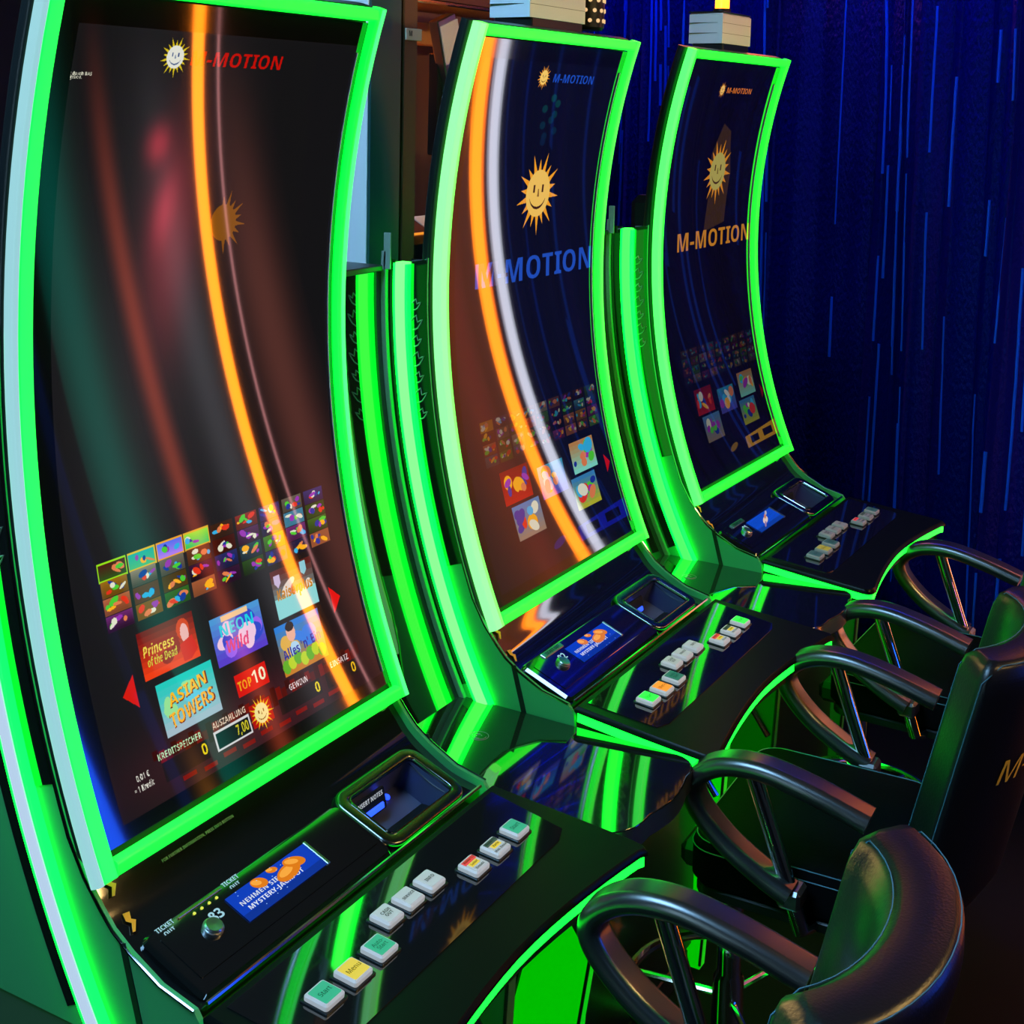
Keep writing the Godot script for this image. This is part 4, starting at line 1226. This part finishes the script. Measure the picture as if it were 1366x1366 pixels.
func background() -> void:
	# behind the gap between the two nearer machines: the rear of the next row
	var col := thing("service_column", "dark teal column rising behind the nearest slot machine", "column", Vector3(1.30, 0, -0.55))
	part("column_shaft", put(box(Vector3(0.118, 2.9, 0.1), 0.004), 0, 1.45, 0), mat.column_paint, col)
	part("column_side", put(box(Vector3(0.004, 2.9, 0.094), 0.001), -0.0612, 1.45, 0), mat.foil_white, col)
	var post := thing("wooden_post", "brown wooden post with a small white sticker behind the machines", "post", Vector3(1.40, 0, -0.53))
	part("post_board", put(box(Vector3(0.054, 2.9, 0.05), 0.003), 0, 1.45, 0), mat.wood_dark, post)
	part("sticker", put(box(Vector3(0.062, 0.026, 0.004), 0.001), 0.006, 2.132, 0.0275), mat.cream, post)
	part("sticker_print", put(lettering("M", 0.012), -0.008, 2.134, 0.0302), mat.satin_black, post)
	var rack := thing("wooden_rack", "open wooden rack behind the middle slot machine, lit orange", "rack", Vector3(1.9, 0, -0.95))
	part("back_board", put(box(Vector3(1.0, 2.9, 0.03), 0.003), 0.1, 1.45, -0.02), mat.wood_dark, rack)
	part("shelf_board", put(box(Vector3(0.7, 0.025, 0.3), 0.003), 0.05, 1.645, 0.14), mat.wood_dark, rack)
	part("shelf_light", put(box(Vector3(0.7, 0.006, 0.004), 0.001), 0.05, 1.661, 0.292), glowing("shelf_amber", Color(0.9, 0.3, 0.02)), rack)
	part("cross_board", put(box(Vector3(0.9, 0.06, 0.03), 0.003), 0.15, 2.17, 0.06), mat.wood_pale, rack)
	part("panel_board", put(box(Vector3(0.075, 0.26, 0.03), 0.003), -0.045, 1.98, 0.23), mat.satin_black, rack)
	part("cross_board", put(box(Vector3(0.9, 0.012, 0.2), 0.003), 0.15, 2.235, 0.16), mat.gold, rack)
	part("panel_board", put(box(Vector3(0.09, 0.8, 0.04), 0.004), 0.12, 1.75, 0.2), mat.column_paint, rack)
	var amber := OmniLight3D.new()  # lamp and bulb added to warm the rack
	amber.name = "added_rack_lamp"
	amber.light_color = Color(1.0, 0.45, 0.12)
	amber.light_energy = 0.05
	amber.light_size = 0.02
	amber.shadow_enabled = true
	amber.position = Vector3(-0.1, 2.05, 0.05)
	rack.add_child(amber, true)
	part("added_bulb", put(lathe([Vector2(0.0001, -0.015), Vector2(0.011, -0.01), Vector2(0.015, 0.0), Vector2(0.011, 0.01), Vector2(0.0001, 0.015)], 14), -0.1, 2.05, 0.05), glowing("amber_bulb", Color(3.0, 1.1, 0.2)), rack)
	var slip := part("paper_slip", put(Transform3D(Basis(Vector3.RIGHT, 0.5), Vector3.ZERO) * box(Vector3(0.09, 0.003, 0.05), 0.001), 1.76, 1.685, -0.69), mat.print_white)
	tag(slip, "small white paper slip on the amber lit rack shelf", "paper")
	var bar := thing("steel_bracket", "slanted pale steel bracket behind the middle slot machine", "bracket", Vector3(1.88, 2.03, -0.7))
	bar.rotation.z = 0.32
	part("bracket_arm", put(box(Vector3(0.085, 0.5, 0.03), 0.003), 0, -0.07, 0), mat.brushed_steel, bar)
	part("bracket_label", put(box(Vector3(0.084, 0.1, 0.004), 0.001), 0, 0.115, 0.018), mat.foil_white, bar)
	for k in 2:
		part("screw", put(Transform3D(Basis(Vector3.RIGHT, PI / 2), Vector3.ZERO) * lathe([Vector2(0.0001, 0), Vector2(0.009, 0), Vector2(0.008, 0.004), Vector2(0.0001, 0.004)], 12), 0.012, -0.07 - 0.055 * k, 0.0155), mat.satin_black, bar)
	# orange neon tube over the farthest machine
	var t := thing("orange_neon_tube", "short orange neon tube standing on the white box of the farthest machine", "neon light", Vector3(2.385, 2.243, -0.165))
	part("glass_tube", rod(Vector3(0, 0.004, 0), Vector3(0, 0.32, 0), 0.019, 16), glowing("neon_near", Color(6.0, 1.5, 0.04)), t)
	part("end_cap", lathe([Vector2(0.0001, 0), Vector2(0.024, 0), Vector2(0.024, 0.01), Vector2(0.0001, 0.012)], 16), mat.satin_black, t)
	# what the curved screens mirror from across the aisle
	var panel := thing("wall_panel", "wooden wall panel behind the pair of neon tubes", "wall panel", Vector3(2.86, 0, 1.06))
	part("panel_board", put(box(Vector3(0.62, 2.7, 0.04), 0.006), 0, 1.36, 0), mat.wood_pale, panel)
	part("panel_foot", put(box(Vector3(0.7, 0.02, 0.2), 0.004), 0, 0.01, 0), mat.satin_black, panel)
	var tones := [[3.15, 3.2, 0.5, 0.1, 2.1, Color(0.0, 0.42, 0.30), "teal"], [3.52, 3.2, 0.2, 0.3, 1.9, Color(1.3, 0.16, 0.06), "red"], [3.88, 3.2, 0.44, 0.3, 1.9, Color(0.22, 0.22, 0.25), "grey"], [4.45, 3.2, 0.66, 0.3, 1.9, Color(0.5, 0.13, 0.09), "brown"], [2.5, 2.6, 0.16, 1.35, 0.75, Color(1.4, 0.45, 0.04), "orange"]]
	for a in tones:  # made-up glow panels, out of view, that colour the screens' reflections
		var d := thing("added_glow_panel", "tall %s glow panel added across the aisle for the curved screens to mirror" % a[6], "screen", Vector3(a[0], 0, a[1]))
		part("stand", put(box(Vector3(a[2] * 0.6, a[3] + 0.04, 0.08), 0.01), 0, a[3] / 2 + 0.02, 0.06), mat.satin_black, d)
		part("casing", put(box(Vector3(a[2], a[4] + 0.06, 0.08), 0.01), 0, a[3] + a[4] / 2, 0.0), mat.satin_black, d)
		var im := Image.create(16, 32, false, Image.FORMAT_RGB8)
		for y in 32:
			for x in 16:
				var k := exp(-pow((x - 7.5) / 4.2, 2.0)) * smoothstep(0.0, 9.0, minf(y, 31 - y) + 0.5)
				im.set_pixel(x, y, Color(k, k, k).linear_to_srgb())
		im.resize(64, 128, Image.INTERPOLATE_CUBIC)
		var v := PackedVector3Array()
		var uv := PackedVector2Array()
		grid(1, 1, func(u, w): return Vector3(lerpf(a[2] / 2, -a[2] / 2, u), a[3] + w * a[4], -0.042), v, uv)
		var m := plain("glow_panel_" + a[6], Color(0.02, 0.02, 0.02), 0.5)
		m.emission_enabled = true
		m.emission = (a[5] / maxf(a[5].r, a[5].g)).linear_to_srgb()
		m.emission_texture = ImageTexture.create_from_image(im)
		m.emission_operator = BaseMaterial3D.EMISSION_OP_MULTIPLY
		m.emission_energy_multiplier = maxf(a[5].r, a[5].g)
		part("glow_face", v, m, d, 35.0, uv)
